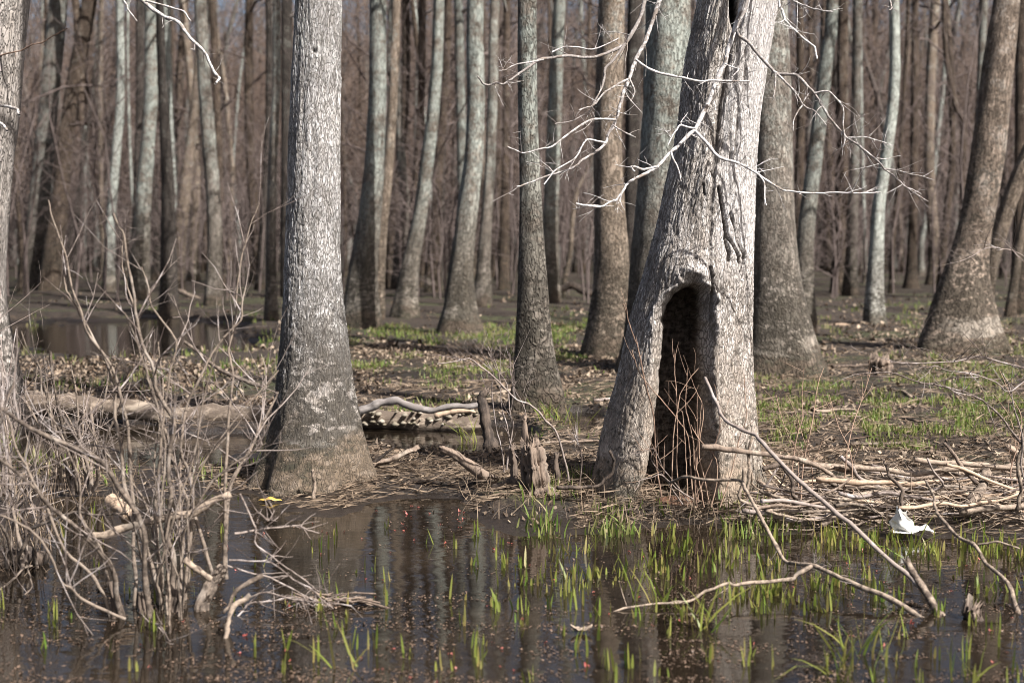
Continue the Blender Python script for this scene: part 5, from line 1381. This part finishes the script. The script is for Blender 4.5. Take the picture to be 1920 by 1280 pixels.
# leaf litter
def flakes(mb, x, d, z, s, tilt=.35):
    n2 = len(x); th_ = np.array([0, 1.1, 2.1, 3.14, 4.2, 5.2])
    a = rg.uniform(0, 6.28, n2)
    rr_ = s[:, None] * rg.uniform(.55, 1.1, (n2, 6)) * np.array([1.3, .8, .8, 1.2, .8, .75])
    lx, ly = rr_ * np.cos(th_), rr_ * np.sin(th_)
    tx, ty = rg.normal(0, tilt, (2, n2, 1)); cu = rg.normal(0, .5, (n2, 1))
    zz = lx * tx + ly * ty + cu * lx ** 2 / s[:, None]
    X = x[:, None] + lx * np.cos(a)[:, None] - ly * np.sin(a)[:, None]; Y = d[:, None] + lx * np.sin(a)[:, None] + ly * np.cos(a)[:, None]
    v = np.stack([X, Y, z[:, None] + zz - np.minimum(zz.min(1, keepdims=True), 0) * .8], -1)
    i = np.arange(n2)[:, None] * 6
    mb.add(v, np.concatenate([i + [0, 1, 2, 3], i + [0, 3, 4, 5]]))


mb = MB()


def dl(px, py): return np.clip(.35 + 1.6 * (vn(px / 70, py / 16, 12) + .5 * vn(px / 25, py / 8, 3)), .05, 1)


for n_, box, s0 in ((12000, (-350, 2250, 560, 660), .034), (20000, (-300, 2250, 655, 770), .02), (13000, (620, 2200, 760, 880), .015), (3500, (640, 2200, 870, 1000), .014), (4200, (-250, 540, 680, 790), .02), (1500, (-200, 640, 860, 935), .016), (5000, (640, 970, 640, 700), .02), (3000, (1040, 1250, 640, 740), .02), (5000, (-100, 500, 675, 730), .024)):
    x, d = scatter(n_, *box, dl, 0.06); z = ground_z(x, d); m = z > .012; x, d, z = x[m], d[m], z[m]
    flakes(mb, x, d, z + .006, s0 * rg.uniform(.5, 1.4, len(x)), .45)
tag(mb.build('leaf_litter', M_litter, smooth=False), 'brown fallen leaves covering the bank under the trees', 'leaves', kind='stuff')

# floating debris and red buds on the front pool
mb = MB()


def ds(px, py):
    return np.clip(sm((py - 1010) / 190) * (.25 + 1.9 * vn(px / 130, py / 14, 31) + .9 * vn(px / 40, py / 7, 37)) + .04, 0, 1)


x, d = scatter(42000, -250, 2200, 985, 1330, ds)
m = ground_z(x, d) < -.005; x, d = x[m], d[m]
flakes(mb, x, d, np.full(len(x), .0015), rg.uniform(.0018, .008, len(x)), .05)
x, d = scatter(1500, 300, 2000, 935, 1010, lambda a, b: np.clip(.1 + vn(a / 60, b / 8, 5) * 1.5, 0, 1))
m = ground_z(x, d) < -.002; x, d = x[m], d[m]
flakes(mb, x, d, np.full(len(x), .0015), rg.uniform(.002, .008, len(x)), .05)
tag(mb.build('floating_debris', M_scum, smooth=False), 'dark specks of plant debris afloat on the front pool', 'debris', kind='stuff')
mb = MB()
x, d = scatter(110, 250, 2100, 1000, 1300)
x, d = np.append(x, scatter(40, 560, 1000, 940, 1000)[0]), np.append(d, dist(rg.uniform(940, 1000, 40)))
m = ground_z(x, d) < -.002; x, d = x[m], d[m]
x, d = clumps(x, d, 3, .006)
flakes(mb, x, d, np.full(len(x), .003), rg.uniform(.002, .0065, len(x)), .7)
tag(mb.build('red_buds', M_bud, smooth=False), 'tiny red fallen buds afloat on the front pool', 'buds', kind='stuff')
